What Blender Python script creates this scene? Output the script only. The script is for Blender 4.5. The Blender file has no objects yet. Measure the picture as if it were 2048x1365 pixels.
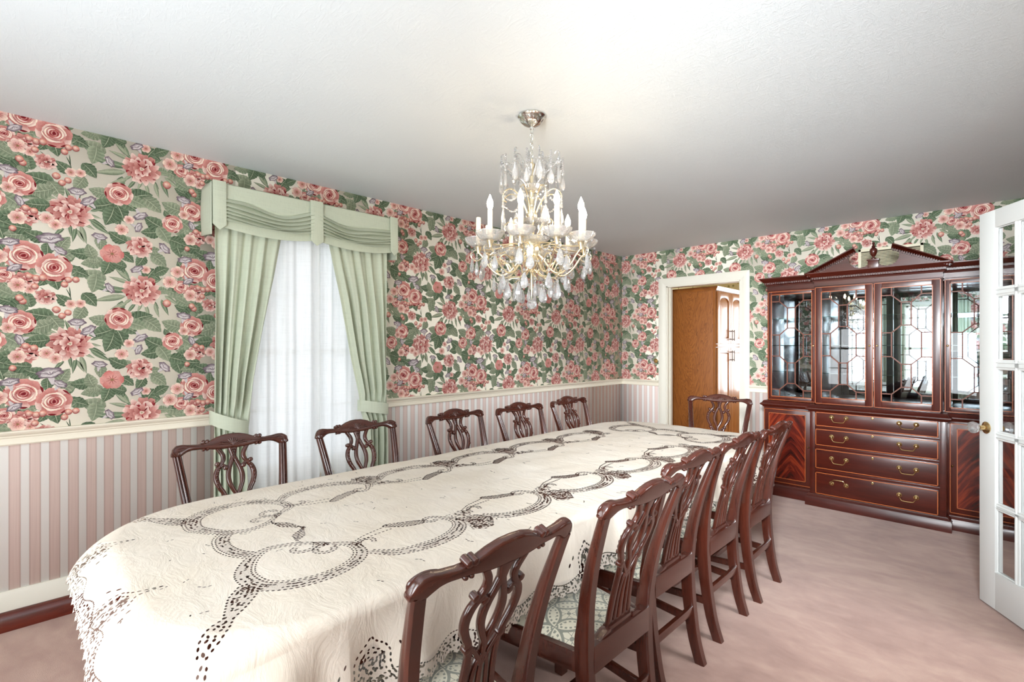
import bpy, bmesh, math, random
import numpy as np
from mathutils import Vector, Matrix
R = math.radians
PI = math.pi
rnd = random.Random(7)
scene = bpy.context.scene
COL = scene.collection

# ------------------------------------------------------------------ helpers
def lin(c):
    out = []
    for v in c[:3]:
        v = v / 255.0
        out.append(v / 12.92 if v <= 0.04045 else ((v + 0.055) / 1.055) ** 2.4)
    return (out[0], out[1], out[2], 1.0)

class MB:
    """collects shapes, then builds them as ONE mesh object"""
    def __init__(self):
        self.v = []; self.f = []; self.m = []
    def add(self, verts, faces, mat=0):
        n = len(self.v)
        self.v.extend([tuple(p) for p in verts])
        for f in faces:
            self.f.append([i + n for i in f]); self.m.append(mat)
    def box(self, a, b, mat=0):
        x0, x1 = sorted((a[0], b[0])); y0, y1 = sorted((a[1], b[1])); z0, z1 = sorted((a[2], b[2]))
        self.add([(x0,y0,z0),(x1,y0,z0),(x1,y1,z0),(x0,y1,z0),(x0,y0,z1),(x1,y0,z1),(x1,y1,z1),(x0,y1,z1)],
                 [(0,3,2,1),(4,5,6,7),(0,1,5,4),(1,2,6,5),(2,3,7,6),(3,0,4,7)], mat)
    def obox(self, c, half, rz=0, mat=0, rot=None):
        """box centred at c with half sizes, turned about z (or by a matrix)"""
        M = rot if rot is not None else Matrix.Rotation(rz, 3, 'Z')
        c = Vector(c); pts = []
        for sx, sy, sz in [(-1,-1,-1),(1,-1,-1),(1,1,-1),(-1,1,-1),(-1,-1,1),(1,-1,1),(1,1,1),(-1,1,1)]:
            pts.append(c + M @ Vector((sx*half[0], sy*half[1], sz*half[2])))
        self.add(pts, [(0,3,2,1),(4,5,6,7),(0,1,5,4),(1,2,6,5),(2,3,7,6),(3,0,4,7)], mat)
    def bar(self, p, q, w, h, up=(0,0,1), mat=0):
        """square bar from p to q, w across, h along up"""
        p = Vector(p); q = Vector(q); t = (q-p).normalized(); u = Vector(up)
        s = t.cross(u)
        if s.length < 1e-6: s = t.cross(Vector((1,0,0)))
        s.normalize(); u = s.cross(t).normalized()
        pts = []
        for c in (p, q):
            for a, b in ((-1,-1),(1,-1),(1,1),(-1,1)):
                pts.append(c + s*(a*w/2) + u*(b*h/2))
        self.add(pts, [(3,2,1,0),(4,5,6,7),(0,1,5,4),(1,2,6,5),(2,3,7,6),(3,0,4,7)], mat)
    def rings(self, rings, closed=False, cap=True, mat=0, flip=False):
        n = len(rings[0]); vs = [p for r in rings for p in r]; fs = []
        m = len(rings)
        for i in range(m if closed else m-1):
            a = i*n; b = ((i+1) % m)*n
            for j in range(n):
                k = (j+1) % n
                q = (a+j, a+k, b+k, b+j)
                fs.append(q[::-1] if flip else q)
        if cap and not closed:
            fs.append(list(range(n))[::-1] if not flip else list(range(n)))
            e = (m-1)*n
            fs.append([e+j for j in range(n)] if not flip else [e+j for j in range(n)][::-1])
        self.add(vs, fs, mat)
    def tube(self, path, r, n=8, closed=False, mat=0, cap=True):
        path = [Vector(p) for p in path]; m = len(path)
        rr = r if hasattr(r, '__len__') else [r]*m
        prev = None; rings = []
        for i, p in enumerate(path):
            if closed: t = path[(i+1) % m] - path[i-1]
            else: t = path[min(i+1, m-1)] - path[max(i-1, 0)]
            if t.length < 1e-9: t = Vector((0,0,1))
            t.normalize()
            if prev is None:
                a = Vector((0,0,1)) if abs(t.z) < .9 else Vector((1,0,0))
                u = t.cross(a).normalized()
            else:
                u = (prev - t*prev.dot(t))
                if u.length < 1e-6: u = t.cross(Vector((0,0,1)))
                u.normalize()
            prev = u; w = t.cross(u)
            rings.append([p + (u*math.cos(2*PI*j/n) + w*math.sin(2*PI*j/n))*rr[i] for j in range(n)])
        self.rings(rings, closed=closed, cap=cap, mat=mat)
    def lathe(self, prof, n=16, c=(0,0,0), mat=0, rot=None, scale=(1,1,1), cap=True, wob=None):
        c = Vector(c); rings = []
        for (r, z) in prof:
            ring = []
            for j in range(n):
                a = 2*PI*j/n; k = r*(wob(a, z) if wob else 1)
                p = Vector((k*math.cos(a)*scale[0], k*math.sin(a)*scale[1], z*scale[2]))
                if rot is not None: p = rot @ p
                ring.append(c + p)
            rings.append(ring)
        self.rings(rings, cap=cap, mat=mat)
    def prism(self, poly, place, d0, d1, mat=0):
        """2-D outline poly [(a,b)] pushed from depth d0 to d1 through place(a,b,d)"""
        n = len(poly)
        vs = [place(a, b, d0) for a, b in poly] + [place(a, b, d1) for a, b in poly]
        fs = [list(range(n)), [n+i for i in range(n)][::-1]]
        for i in range(n):
            k = (i+1) % n
            fs.append((i, n+i, n+k, k))
        self.add(vs, fs, mat)
    def ball(self, c, r, n=10, m=6, mat=0, s=(1,1,1), rot=None):
        prof = [(r*math.sin(PI*i/m) + 1e-5, -r*math.cos(PI*i/m)) for i in range(m+1)]
        self.lathe(prof, n, c, mat, rot, s)
    def build(self, name, mats, parent=None, origin=None, bevel=0, seg=2, smooth=35, recalc=True, bang=30):
        o = Vector(origin) if origin is not None else Vector((0,0,0))
        me = bpy.data.meshes.new(name)
        me.from_pydata([tuple(Vector(p)-o) for p in self.v], [], self.f)
        if not isinstance(mats, (list, tuple)): mats = [mats]
        for m in mats: me.materials.append(m)
        me.polygons.foreach_set('material_index', self.m)
        if bevel or recalc:
            bm = bmesh.new(); bm.from_mesh(me)
            if recalc: bmesh.ops.recalc_face_normals(bm, faces=bm.faces)
            if bevel:
                es = [e for e in bm.edges if len(e.link_faces) == 2 and e.calc_face_angle(0) > R(bang)]
                bmesh.ops.bevel(bm, geom=es, offset=bevel, segments=seg, affect='EDGES', profile=.6, clamp_overlap=True)
            bm.to_mesh(me); bm.free()
        if smooth:
            me.polygons.foreach_set('use_smooth', [True]*len(me.polygons))
            me.set_sharp_from_angle(angle=R(smooth))
        ob = bpy.data.objects.new(name, me); COL.objects.link(ob)
        if parent is not None: ob.parent = parent
        elif origin is not None: ob.location = o
        return ob

def tag(o, label=None, cat=None, group=None, kind=None):
    if label: o['label'] = label
    if cat: o['category'] = cat
    if group: o['group'] = group
    if kind: o['kind'] = kind
    return o
def thing(name, label, cat, loc=(0,0,0), rz=0, group=None):
    o = bpy.data.objects.new(name, None); COL.objects.link(o)
    o.location = loc; o.rotation_euler = (0,0,rz); o.empty_display_size = .1
    return tag(o, label, cat, group)
def struct(o):
    o['kind'] = 'structure'; return o
def copy_tree(o, parent=None):
    c = o.copy(); COL.objects.link(c); c.parent = parent
    for ch in list(o.children): copy_tree(ch, c)
    return c

def spline(pts, n=8, closed=False):
    """Catmull-Rom through pts (tuples of any length)"""
    P = [np.array(p, float) for p in pts]; out = []; m = len(P)
    for i in range(m if closed else m-1):
        if closed: a, b, c, d = P[(i-1) % m], P[i], P[(i+1) % m], P[(i+2) % m]
        else: a, b, c, d = P[max(i-1,0)], P[i], P[i+1], P[min(i+2,m-1)]
        for k in range(n):
            t = k/n
            out.append(.5*((2*b)+(-a+c)*t+(2*a-5*b+4*c-d)*t*t+(-a+3*b-3*c+d)*t**3))
    if not closed: out.append(P[-1])
    return [tuple(float(x) for x in p) for p in out]
def itp(x, tab):
    xs = [t[0] for t in tab]; ys = [t[1] for t in tab]
    return float(np.interp(x, xs, ys))

# ------------------------------------------------------------------ materials
def newmat(name):
    m = bpy.data.materials.new(name); m.use_nodes = True
    nt = m.node_tree; b = nt.nodes['Principled BSDF']
    return m, nt, b
class N:
    """tiny node helper"""
    def __init__(s, nt): s.nt = nt
    def n(s, typ, **kw):
        nd = s.nt.nodes.new(typ)
        for k, v in kw.items(): setattr(nd, k, v)
        return nd
    def link(s, a, b): s.nt.links.new(a, b)
    def math(s, op, a, b=None, c=None, clamp=False):
        nd = s.n('ShaderNodeMath', operation=op); nd.use_clamp = clamp
        for i, v in enumerate((a, b, c)):
            if v is None: continue
            if isinstance(v, (int, float)): nd.inputs[i].default_value = v
            else: s.link(v, nd.inputs[i])
        return nd.outputs[0]
    def mix(s, f, a, b, blend='MIX'):
        nd = s.n('ShaderNodeMix', data_type='RGBA', blend_type=blend)
        for i, v in ((0, f), (6, a), (7, b)):
            if isinstance(v, (int, float)): nd.inputs[i].default_value = v
            elif isinstance(v, tuple): nd.inputs[i].default_value = v
            else: s.link(v, nd.inputs[i])
        return nd.outputs[2]
    def coord(s, which='Object'):
        return s.n('ShaderNodeTexCoord').outputs[which]
    def mapping(s, vec, scale=(1,1,1), rot=(0,0,0), loc=(0,0,0)):
        nd = s.n('ShaderNodeMapping'); s.link(vec, nd.inputs[0])
        nd.inputs['Scale'].default_value = scale; nd.inputs['Rotation'].default_value = rot; nd.inputs['Location'].default_value = loc
        return nd.outputs[0]
    def noise(s, vec, scale, detail=3, rough=.5, dist=0):
        nd = s.n('ShaderNodeTexNoise'); s.link(vec, nd.inputs['Vector'])
        nd.inputs['Scale'].default_value = scale; nd.inputs['Detail'].default_value = detail
        nd.inputs['Roughness'].default_value = rough; nd.inputs['Distortion'].default_value = dist
        return nd.outputs['Fac']
    def ramp(s, f, stops):
        nd = s.n('ShaderNodeValToRGB'); cr = nd.color_ramp
        while len(cr.elements) < len(stops): cr.elements.new(.5)
        for e, (p, c) in zip(cr.elements, stops): e.position = p; e.color = c
        s.link(f, nd.inputs[0]); return nd.outputs[0]
    def bump(s, h, strength=.3, dist=.01):
        nd = s.n('ShaderNodeBump'); nd.inputs['Strength'].default_value = strength; nd.inputs['Distance'].default_value = dist
        s.link(h, nd.inputs['Height']); return nd.outputs[0]
def plain(name, rgb, rough=.5, metal=0, spec=None, bump=None):
    m, nt, b = newmat(name); g = N(nt)
    b.inputs['Base Color'].default_value = lin(rgb); b.inputs['Roughness'].default_value = rough
    b.inputs['Metallic'].default_value = metal
    if spec is not None: b.inputs['Specular IOR Level'].default_value = spec
    sc, st = bump if bump else (60, .03)
    f = g.noise(g.coord(), sc, 3)
    g.link(g.bump(f, st, .004), b.inputs['Normal'])
    return m
def wood(name, dark, light, rough=.3, axis=0, scale=6, coat=.4, stretch=9):
    m, nt, b = newmat(name); g = N(nt)
    s = [scale*stretch/3]*3; s[axis] = scale/3
    v = g.mapping(g.coord(), scale=tuple(s))
    f = g.noise(v, 1.0, 5, .6, .8)
    f2 = g.noise(v, 9.0, 2, .6)
    f = g.math('ADD', g.math('MULTIPLY', f, .75), g.math('MULTIPLY', f2, .25))
    c = g.ramp(f, [(.3, lin(dark)), (.7, lin(light))])
    g.link(c, b.inputs['Base Color'])
    b.inputs['Roughness'].default_value = rough
    b.inputs['Coat Weight'].default_value = coat; b.inputs['Coat Roughness'].default_value = .12
    g.link(g.bump(f2, .04, .002), b.inputs['Normal'])
    return m

M = {}
M['trim'] = plain('cream_trim_paint', (228,224,211), .4)
M['doorwhite'] = plain('white_door_paint', (214,216,214), .4)
M['ivory'] = plain('ivory_candle', (250,232,200), .5)
M['chairwood'] = wood('mahogany_chair', (45,17,11), (82,37,25), .22, 2, 5, .45)
M['chairx'] = wood('mahogany_chair_rail', (45,17,11), (82,37,25), .22, 0, 5, .45)
M['cabinet'] = wood('mahogany_cabinet', (48,13,8), (84,28,16), .28, 0, 4, .25)
M['cabinet_v'] = wood('mahogany_cabinet_upright', (50,15,9), (86,30,18), .28, 2, 4, .25)
M['basewood'] = wood('mahogany_base_shoe', (72,20,12), (118,42,24), .25, 1, 4, .5)
M['tablewood'] = wood('mahogany_table', (52,22,14), (84,40,24), .3, 1, 4, .3)
M['barwood'] = plain('muntin_wood', (104,50,28), .5)
M['inlay'] = plain('satinwood_inlay', (176,92,44), .35)
M['oak'] = wood('golden_oak', (116,66,26), (160,98,44), .35, 2, 5, .3, 5)
M['brass'] = plain('polished_brass', (226,196,140), .22, 1)
M['gold'] = plain('gilt_metal', (244,230,198), .25, 1)
M['chrome'] = plain('bright_nickel', (225,225,220), .15, 1)
M['darkmetal'] = plain('dark_bronze_handle', (50,42,36), .35, 1)
M['black'] = plain('black_recess', (12,8,8), .6)
M['curtain'] = None

def curtain_mat(name, rgb, transl=.25, alpha=0.0):
    m, nt, b = newmat(name); g = N(nt)
    out = nt.nodes['Material Output']
    co = g.coord()
    w1 = g.noise(g.mapping(co, scale=(300,300,8)), 1, 2)
    w2 = g.noise(g.mapping(co, scale=(8,8,300)), 1, 2)
    w = g.math('ADD', w1, w2)
    c = g.ramp(w, [(.35, lin([x*.93 for x in rgb])), (1.0, lin([min(255, x*1.03) for x in rgb]))])
    g.link(c, b.inputs['Base Color']); b.inputs['Roughness'].default_value = .85
    b.inputs['Specular IOR Level'].default_value = .2
    g.link(g.bump(w, .1, .002), b.inputs['Normal'])
    tr = g.n('ShaderNodeBsdfTranslucent'); g.link(c, tr.inputs[0])
    mx = g.n('ShaderNodeMixShader'); mx.inputs[0].default_value = transl
    g.link(b.outputs[0], mx.inputs[1]); g.link(tr.outputs[0], mx.inputs[2])
    last = mx.outputs[0]
    if alpha > 0:
        tp = g.n('ShaderNodeBsdfTransparent')
        m2 = g.n('ShaderNodeMixShader'); m2.inputs[0].default_value = alpha
        g.link(last, m2.inputs[1]); g.link(tp.outputs[0], m2.inputs[2]); last = m2.outputs[0]
    g.link(last, out.inputs[0])
    return m
M['curtain'] = curtain_mat('sage_green_drapery', (203,210,190), .12)
M['sheer'] = curtain_mat('white_sheer_voile', (232,233,233), .42, .08)

def glass_pane(name, refl=1.0, tint=(1,1,1,1), ior=1.5):
    m, nt, b = newmat(name); g = N(nt); out = nt.nodes['Material Output']
    nt.nodes.remove(b)
    tp = g.n('ShaderNodeBsdfTransparent'); tp.inputs[0].default_value = tint
    gl = g.n('ShaderNodeBsdfGlossy'); gl.inputs['Roughness'].default_value = .01
    fr = g.n('ShaderNodeFresnel'); fr.inputs[0].default_value = ior
    mx = g.n('ShaderNodeMixShader'); bk = g.math('SUBTRACT', 1, g.n('ShaderNodeNewGeometry').outputs['Backfacing'])
    g.link(g.math('MULTIPLY', g.math('MULTIPLY', fr.outputs[0], refl, clamp=True), bk), mx.inputs[0])
    g.link(tp.outputs[0], mx.inputs[1]); g.link(gl.outputs[0], mx.inputs[2]); g.link(mx.outputs[0], out.inputs[0])
    return m
M['pane'] = glass_pane('clear_window_glass', 1.0)
M['cabglass'] = glass_pane('cabinet_glass', 1.3, (.93,.95,.95,1))
M['shelfglass'] = glass_pane('shelf_glass', 1.6, (.6,.75,.72,1))
def crystal_mat():
    m, nt, b = newmat('cut_crystal'); g = N(nt); out = nt.nodes['Material Output']
    b.inputs['Base Color'].default_value = (1,1,1,1); b.inputs['Roughness'].default_value = .02
    b.inputs['Transmission Weight'].default_value = 1; b.inputs['IOR'].default_value = 1.55
    tp = g.n('ShaderNodeBsdfTransparent'); gl = g.n('ShaderNodeBsdfGlossy'); gl.inputs['Roughness'].default_value = .12
    tl = g.n('ShaderNodeBsdfTranslucent'); df = g.n('ShaderNodeBsdfDiffuse')
    def mx(f, a, c):
        nd = g.n('ShaderNodeMixShader'); nd.inputs[0].default_value = f
        g.link(a, nd.inputs[1]); g.link(c, nd.inputs[2]); return nd.outputs[0]
    body = mx(.18, b.outputs[0], tp.outputs[0])
    milk = mx(.5, tl.outputs[0], df.outputs[0])
    g.link(mx(.24, mx(.14, body, gl.outputs[0]), milk), out.inputs[0])
    return m
M['crystal'] = crystal_mat()
def mirror_mat():
    m, nt, b = newmat('cabinet_mirror'); b.inputs['Metallic'].default_value = 1
    b.inputs['Base Color'].default_value = (.56,.63,.70,1); b.inputs['Roughness'].default_value = .01
    return m
M['mirror'] = mirror_mat()
def emit(name, rgb, s):
    m, nt, b = newmat(name)
    b.inputs['Base Color'].default_value = lin(rgb)
    b.inputs['Emission Color'].default_value = lin(rgb); b.inputs['Emission Strength'].default_value = s
    return m
M['bulb'] = emit('lit_flame_bulb', (255,230,194), 58)

def ceiling_mat():
    m, nt, b = newmat('textured_plaster_ceiling'); g = N(nt)
    co = g.coord()
    f1 = g.noise(g.mapping(co, scale=(3,14,3), rot=(0,0,.7)), 2.6, 7, .7, 1.5)
    f2 = g.noise(g.mapping(co, scale=(10,3,3), rot=(0,0,.2)), 3.0, 5, .7, 2.0)
    h = g.math('MAXIMUM', f1, f2)
    h = g.ramp(h, [(.5, (0,0,0,1)), (.72, (1,1,1,1))])
    c = g.mix(g.noise(co, 1.3, 2), lin((222,229,233)), lin((228,235,239)))
    g.link(c, b.inputs['Base Color']); b.inputs['Roughness'].default_value = .6
    g.link(g.bump(h, .17, .004), b.inputs['Normal'])
    return m
M['ceiling'] = ceiling_mat()
def carpet_mat():
    m, nt, b = newmat('mauve_carpet'); g = N(nt)
    co = g.coord()
    big = g.noise(g.mapping(co, scale=(1,1.5,1), rot=(0,0,.5)), 1.5, 4, .6, .6)
    mid = g.noise(g.mapping(co, scale=(1,1.8,1), rot=(0,0,-.4)), 7, 3, .6, .4)
    fine = g.noise(co, 420, 2, .7)
    f = g.math('ADD', g.math('MULTIPLY', big, .55), g.math('ADD', g.math('MULTIPLY', mid, .25), g.math('MULTIPLY', fine, .2)))
    c = g.ramp(f, [(.36, lin((158,122,110))), (.5, lin((180,144,130))), (.64, lin((202,168,152)))])
    g.link(c, b.inputs['Base Color']); b.inputs['Roughness'].default_value = .95
    b.inputs['Specular IOR Level'].default_value = .1
    b.inputs['Sheen Weight'].default_value = .3
    g.link(g.bump(g.math('ADD', fine, g.math('MULTIPLY', mid, .6)), .5, .004), b.inputs['Normal'])
    return m
M['carpet'] = carpet_mat()
RAIL = .90
def paper_mat(name, axis):
    """cream ground above the chair rail, pink and white stripes below"""
    m, nt, b = newmat(name); g = N(nt)
    co = g.coord(); sp = g.n('ShaderNodeSeparateXYZ'); g.link(co, sp.inputs[0])
    a = sp.outputs[axis]; z = sp.outputs[2]
    fr = g.math('FRACT', g.math('ADD', g.math('DIVIDE', a, .070), 100.33))
    isw = g.math('GREATER_THAN', fr, .52)
    e1 = g.math('LESS_THAN', g.math('ABSOLUTE', g.math('SUBTRACT', fr, .52)), .035)
    e2 = g.math('GREATER_THAN', g.math('ABSOLUTE', g.math('SUBTRACT', fr, .5)), .465)
    ed = g.math('MAXIMUM', e1, e2)
    silk = g.noise(g.mapping(co, scale=(260,260,3)), 1, 2)
    pink = g.ramp(silk, [(.3, lin((236,214,206))), (.7, lin((244,224,216)))])
    st = g.mix(isw, pink, lin((252,250,246)))
    st = g.mix(ed, st, lin((222,200,192)))
    up = g.math('GREATER_THAN', z, RAIL)
    c = g.mix(up, st, lin((246,238,222)))
    g.link(c, b.inputs['Base Color']); b.inputs['Roughness'].default_value = .9
    b.inputs['Specular IOR Level'].default_value = .12
    return m
M['paperA'] = paper_mat('striped_and_cream_paper_y', 1)
M['paperB'] = paper_mat('striped_and_cream_paper_x', 0)
def print_mat():
    m, nt, b = newmat('printed_roses'); g = N(nt)
    at = g.n('ShaderNodeAttribute', attribute_name='ink')
    fine = g.noise(g.coord(), 160, 3, .7)
    mul = g.n('ShaderNodeMix', data_type='RGBA', blend_type='MULTIPLY'); mul.inputs[0].default_value = 1
    g.link(at.outputs['Color'], mul.inputs[6]); g.link(g.ramp(fine, [(.35, (.84,.84,.84,1)), (.6, (1,1,1,1))]), mul.inputs[7])
    g.link(mul.outputs[2], b.inputs['Base Color']); b.inputs['Roughness'].default_value = .9
    b.inputs['Specular IOR Level'].default_value = .12
    return m
M['print'] = print_mat()
# wallpaper repeat: kind, u, v, size, angle (metres / degrees)
TW, TH = .708, .667
TILE = [('peony',0.485,0.302,0.102,0),('peony',0.192,0.011,0.102,40),('rose',0.387,0.144,0.073,0),('rose',0.025,0.436,0.087,0),('rose',0.133,0.39,0.083,60),('rose',0.668,0.337,0.046,20),('rose',0.012,0.113,0.07,0),('rose',0.626,0.026,0.06,30),('daisy',0.358,0.488,0.067,0),('peony2',0.475,0.542,0.07,20),('peony2',0.103,0.241,0.048,0),('peony2',0.036,0.63,0.055,0),('peony2',0.032,0.31,0.058,10),('blossom',0.614,0.362,0.055,0),('blossom',0.649,0.422,0.053,30),('blossom',0.106,0.63,0.044,0),('blossom',0.138,0.604,0.042,20),('blossom',0.005,0.292,0.054,0),('blossom',0.681,0.087,0.042,0),('blossom',0.195,0.212,0.036,0),('blossom',0.232,0.217,0.035,40),('blossom',0.398,0.623,0.047,10),('blossom',0.004,0.615,0.051,0),('blossom',0.429,0.014,0.037,10),('blossom',0.503,0.419,0.035,0),('blossom',0.047,0.276,0.037,0),('berry',0.044,0.338,0.016,0),('berry',0.069,0.331,0.017,0),('berry',0.092,0.335,0.017,0),('berry',0.064,0.29,0.016,0),('berry',0.186,0.334,0.016,0),('berry',0.214,0.337,0.016,0),('berry',0.171,0.309,0.016,0),('berry',0.141,0.181,0.018,0),('berry',0.162,0.151,0.016,0),('berry',0.184,0.168,0.016,0),('berry',0.599,0.24,0.022,0),('berry',0.011,0.231,0.017,0),('berry',0.022,0.215,0.016,0),('berry',0.032,0.666,0.017,0),('berry',0.061,0.657,0.017,0),('berry',0.696,0.561,0.015,0),('glory',0.219,0.121,0.045,90),('glory',0.262,0.081,0.046,130),('glory',0.011,0.03,0.037,200),('glory',0.349,0.306,0.038,30),('glory',0.48,0.043,0.044,-60),('glory',0.471,0.647,0.037,-20),('glory',0.307,0.572,0.04,80),('glory',0.118,0.534,0.064,100),('glory',0.686,0.496,0.046,100),('glory',0.154,0.478,0.039,60),('glory',0.464,0.419,0.04,120),('glory',0.702,0.374,0.039,-60),('glory',0.68,0.173,0.046,80),('glory',0.589,0.549,0.044,40),
('leaf',0.081,0.156,0.063,170),('leaf',0.081,0.096,0.059,200),('leaf',0.138,0.109,0.056,-60),('leaf',0.05,0.058,0.035,180),('leaf',0.072,0.028,0.055,185),('leaf',0.13,0.327,0.06,-70),('leaf',0.703,0.362,0.054,60),('leaf',0.027,0.341,0.039,-20),('leaf',0.201,0.389,0.037,20),('leaf',0.226,0.372,0.049,-20),('leaf',0.283,0.367,0.063,160),('leaf',0.286,0.326,0.059,-100),('leaf',0.338,0.421,0.042,-110),('leaf',0.388,0.436,0.039,160),('leaf',0.279,0.437,0.033,170),('leaf',0.168,0.233,0.045,140),('leaf',0.267,0.238,0.05,-50),('leaf',0.226,0.166,0.049,-120),('leaf',0.67,0.26,0.046,150),('leaf',0.668,0.221,0.042,160),('leaf',0.027,0.22,0.031,-60),('leaf',0.305,0.138,0.05,170),('leaf',0.315,0.073,0.063,200),('leaf',0.348,0.02,0.064,-110),('leaf',0.485,0.152,0.062,20),('leaf',0.464,0.112,0.053,-20),('leaf',0.532,0.113,0.063,-40),('leaf',0.391,0.046,0.06,-70),('leaf',0.429,0.088,0.052,-30),('leaf',0.374,0.004,0.039,-60),('leaf',0.54,0.02,0.063,150),('leaf',0.525,0.631,0.054,190),('leaf',0.584,0.623,0.059,-60),('leaf',0.649,0.587,0.055,-20),('leaf',0.649,0.55,0.055,-70),('leaf',0.622,0.122,0.059,160),('leaf',0.657,0.064,0.051,110),('leaf',0.696,0.02,0.056,-40),('leaf',0.02,0.204,0.056,60),('leaf',0.044,0.228,0.047,100),('leaf',0.704,0.651,0.037,-60),('leaf',0.232,0.476,0.049,180),('leaf',0.273,0.49,0.046,110),('leaf',0.276,0.436,0.054,200),('leaf',0.335,0.413,0.051,-110),('leaf',0.385,0.428,0.047,-50),('leaf',0.308,0.537,0.042,-90),('leaf',0.381,0.582,0.052,150),('leaf',0.429,0.572,0.035,140),('leaf',0.422,0.475,0.043,-40),('leaf',0.686,0.005,0.046,170),('leaf',0.681,0.625,0.05,190),('leaf',0.005,0.577,0.058,170),('leaf',0,0.537,0.054,190),('leaf',0.066,0.54,0.051,160),('leaf',0.033,0.543,0.031,-90),('leaf',0.106,0.475,0.04,-90),('leaf',0.171,0.516,0.049,60),('leaf',0.189,0.462,0.045,40),('leaf',0.665,0.462,0.034,120),('leaf',0.521,0.387,0.053,60),('leaf',0.577,0.42,0.045,30),('leaf',0.672,0.331,0.06,20),('leaf',0.641,0.296,0.055,-20),('leaf',0.672,0.285,0.046,-50),('leaf',0.696,0.253,0.056,-20),('leaf',0.044,0.36,0.047,10),('leaf',0.069,0.419,0.048,20),('leaf',0.58,0.308,0.036,0),('leaf',0.686,0.335,0.042,150),('leaf',0,0.345,0.046,-80),('leaf',0.195,0.381,0.041,30),('leaf',0.543,0.526,0.04,10),('leaf',0.562,0.475,0.054,-40),('leaf',0.478,0.465,0.044,-120),('leaf',0.529,0.391,0.054,-30),('leaf',0.044,0.408,0.039,-70),('leaf',0.078,0.372,0.035,-60),('leaf',0.016,0.183,0.023,-60),('leaf',0,0.148,0.023,200),('leaf',0.686,0.135,0.023,170),('fan',0.429,0.357,0.104,118),('fan',0.429,0.357,0.096,140),('fan',0.429,0.34,0.1,160),('fan',0.422,0.295,0.165,175),('fan',0.415,0.267,0.156,190),('fan',0.422,0.234,0.113,215),('fan',0.5,0.226,0.08,-70),('fan',0.543,0.236,0.09,-80),('fan',0.573,0.261,0.108,-70),('fan',0.588,0.283,0.1,-35),('fan',0.457,0.233,0.079,-125),('fan',0.13,0.043,0.136,180),('fan',0.13,0.059,0.096,165),('fan',0.214,0.605,0.09,-100),('fan',0.232,0.616,0.107,-75),('fan',0.27,0.648,0.117,-40),('fan',0.257,0.662,0.1,-25),('fan',0.171,0.597,0.081,-130),('fan',0.214,0.596,0.082,-60),('fan',0.27,0.031,0.067,20),('stem',0.083,0.287,0.047,-50),('stem',0.189,0.3,0.065,-85),('stem',0.177,0.288,0.065,-70),('stem',0.232,0.106,0.033,-100),('stem',0.672,0.618,0.056,-70),]
def C3(*c): return np.array(lin(c)[:3])
PK, PL, PD = C3(210,151,142), C3(245,218,206), C3(122,36,42)
PM = C3(180,98,94); CR = C3(250,232,212)
LD, LM, LL = C3(72,90,69), C3(122,138,112), C3(168,174,149)
GV, GW = C3(98,80,92), C3(216,206,206)
shapes = []          # (verts Nx2, tris Mx3, colours Nx3, level)
trd = random.Random(3)
def jit(c, a=.1): return np.clip(c*(1+trd.uniform(-a, a)), 0, 1)
def fan(c, pts, cc, ce, lv):
    n = len(pts); v = [c]+list(pts)
    cols = [cc]+[ce if not callable(ce) else ce(i/n) for i in range(n)]
    t = [(0, i+1, (i+1) % n+1) for i in range(n)]
    shapes.append((np.array(v), np.array(t), np.array(cols), lv))
def strip(path, w, col, lv):
    P = [np.array(p) for p in path]; n = len(P); v = []; cols = []
    for i, p in enumerate(P):
        t = P[min(i+1,n-1)]-P[max(i-1,0)]; t = t/(np.linalg.norm(t)+1e-9); q = np.array((-t[1], t[0]))
        k = w*math.sin(PI*(i+.35)/(n-.3)) if n > 2 else w
        v += [p+q*k, p-q*k]; cols += [col, col]
    t = []
    for i in range(n-1): t += [(2*i, 2*i+1, 2*i+3), (2*i, 2*i+3, 2*i+2)]
    shapes.append((np.array(v), np.array(t), np.array(cols), lv))
def blob(x, y, rx, ry, ang, n=14, wav=.08, k=5):
    ca, sa = math.cos(ang), math.sin(ang); ph = trd.uniform(0, 6)
    out = []
    for i in range(n):
        a = 2*PI*i/n; r = 1+wav*math.sin(k*a+ph)
        p, q = rx*r*math.cos(a), ry*r*math.sin(a)
        out.append((x+p*ca-q*sa, y+p*sa+q*ca))
    return out
def leaf(u, v, half, ang, lv, wid=.70, tone=None):
    a = R(ang); ca, sa = math.cos(a), math.sin(a)
    L = 2*half; n = 12
    tone = tone if tone is not None else trd.choice([0, 0, 1, 1, 2])
    base = [(LD, LM), (LM*.85, LL*.9), (LM, LL)][tone]
    def P(s, w):
        x = (s-.5)*L; y = w*half*wid + .10*half*math.sin(PI*s)
        return (u+x*ca-y*sa, v+x*sa+y*ca)
    for sgn in (1, -1):
        V = []; cols = []; dark = base[0] if sgn > 0 else base[1]; mid = (base[0]+base[1])/2
        for i in range(n+1):
            s = i/n; w = math.sin(PI*s**.8)**.9*(1+.045*((i % 2)*2-1)) if 0 < s < 1 else 0
            V.append(P(s, 0)); cols.append(mid*.75)
            V.append(P(s-.03*w, sgn*w)); cols.append(jit(dark if i % 2 else mid*1.1, .12))
        t = []
        for i in range(n): t += [(2*i, 2*i+1, 2*i+3), (2*i, 2*i+3, 2*i+2)]
        shapes.append((np.array(V), np.array(t), np.array(cols), lv))
        for i in range(2, n-2, 2):
            s = i/n; w = math.sin(PI*s**.8)**.9
            strip([P(s, 0), P(s+.07, sgn*w*.5), P(s+.10, sgn*w*.85)], half*.022, base[1]*1.25 if tone < 2 else base[0]*.8, lv+.5)
    strip([P(i/6, 0) for i in range(7)], half*.03, LL*1.15, lv+.6)
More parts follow.
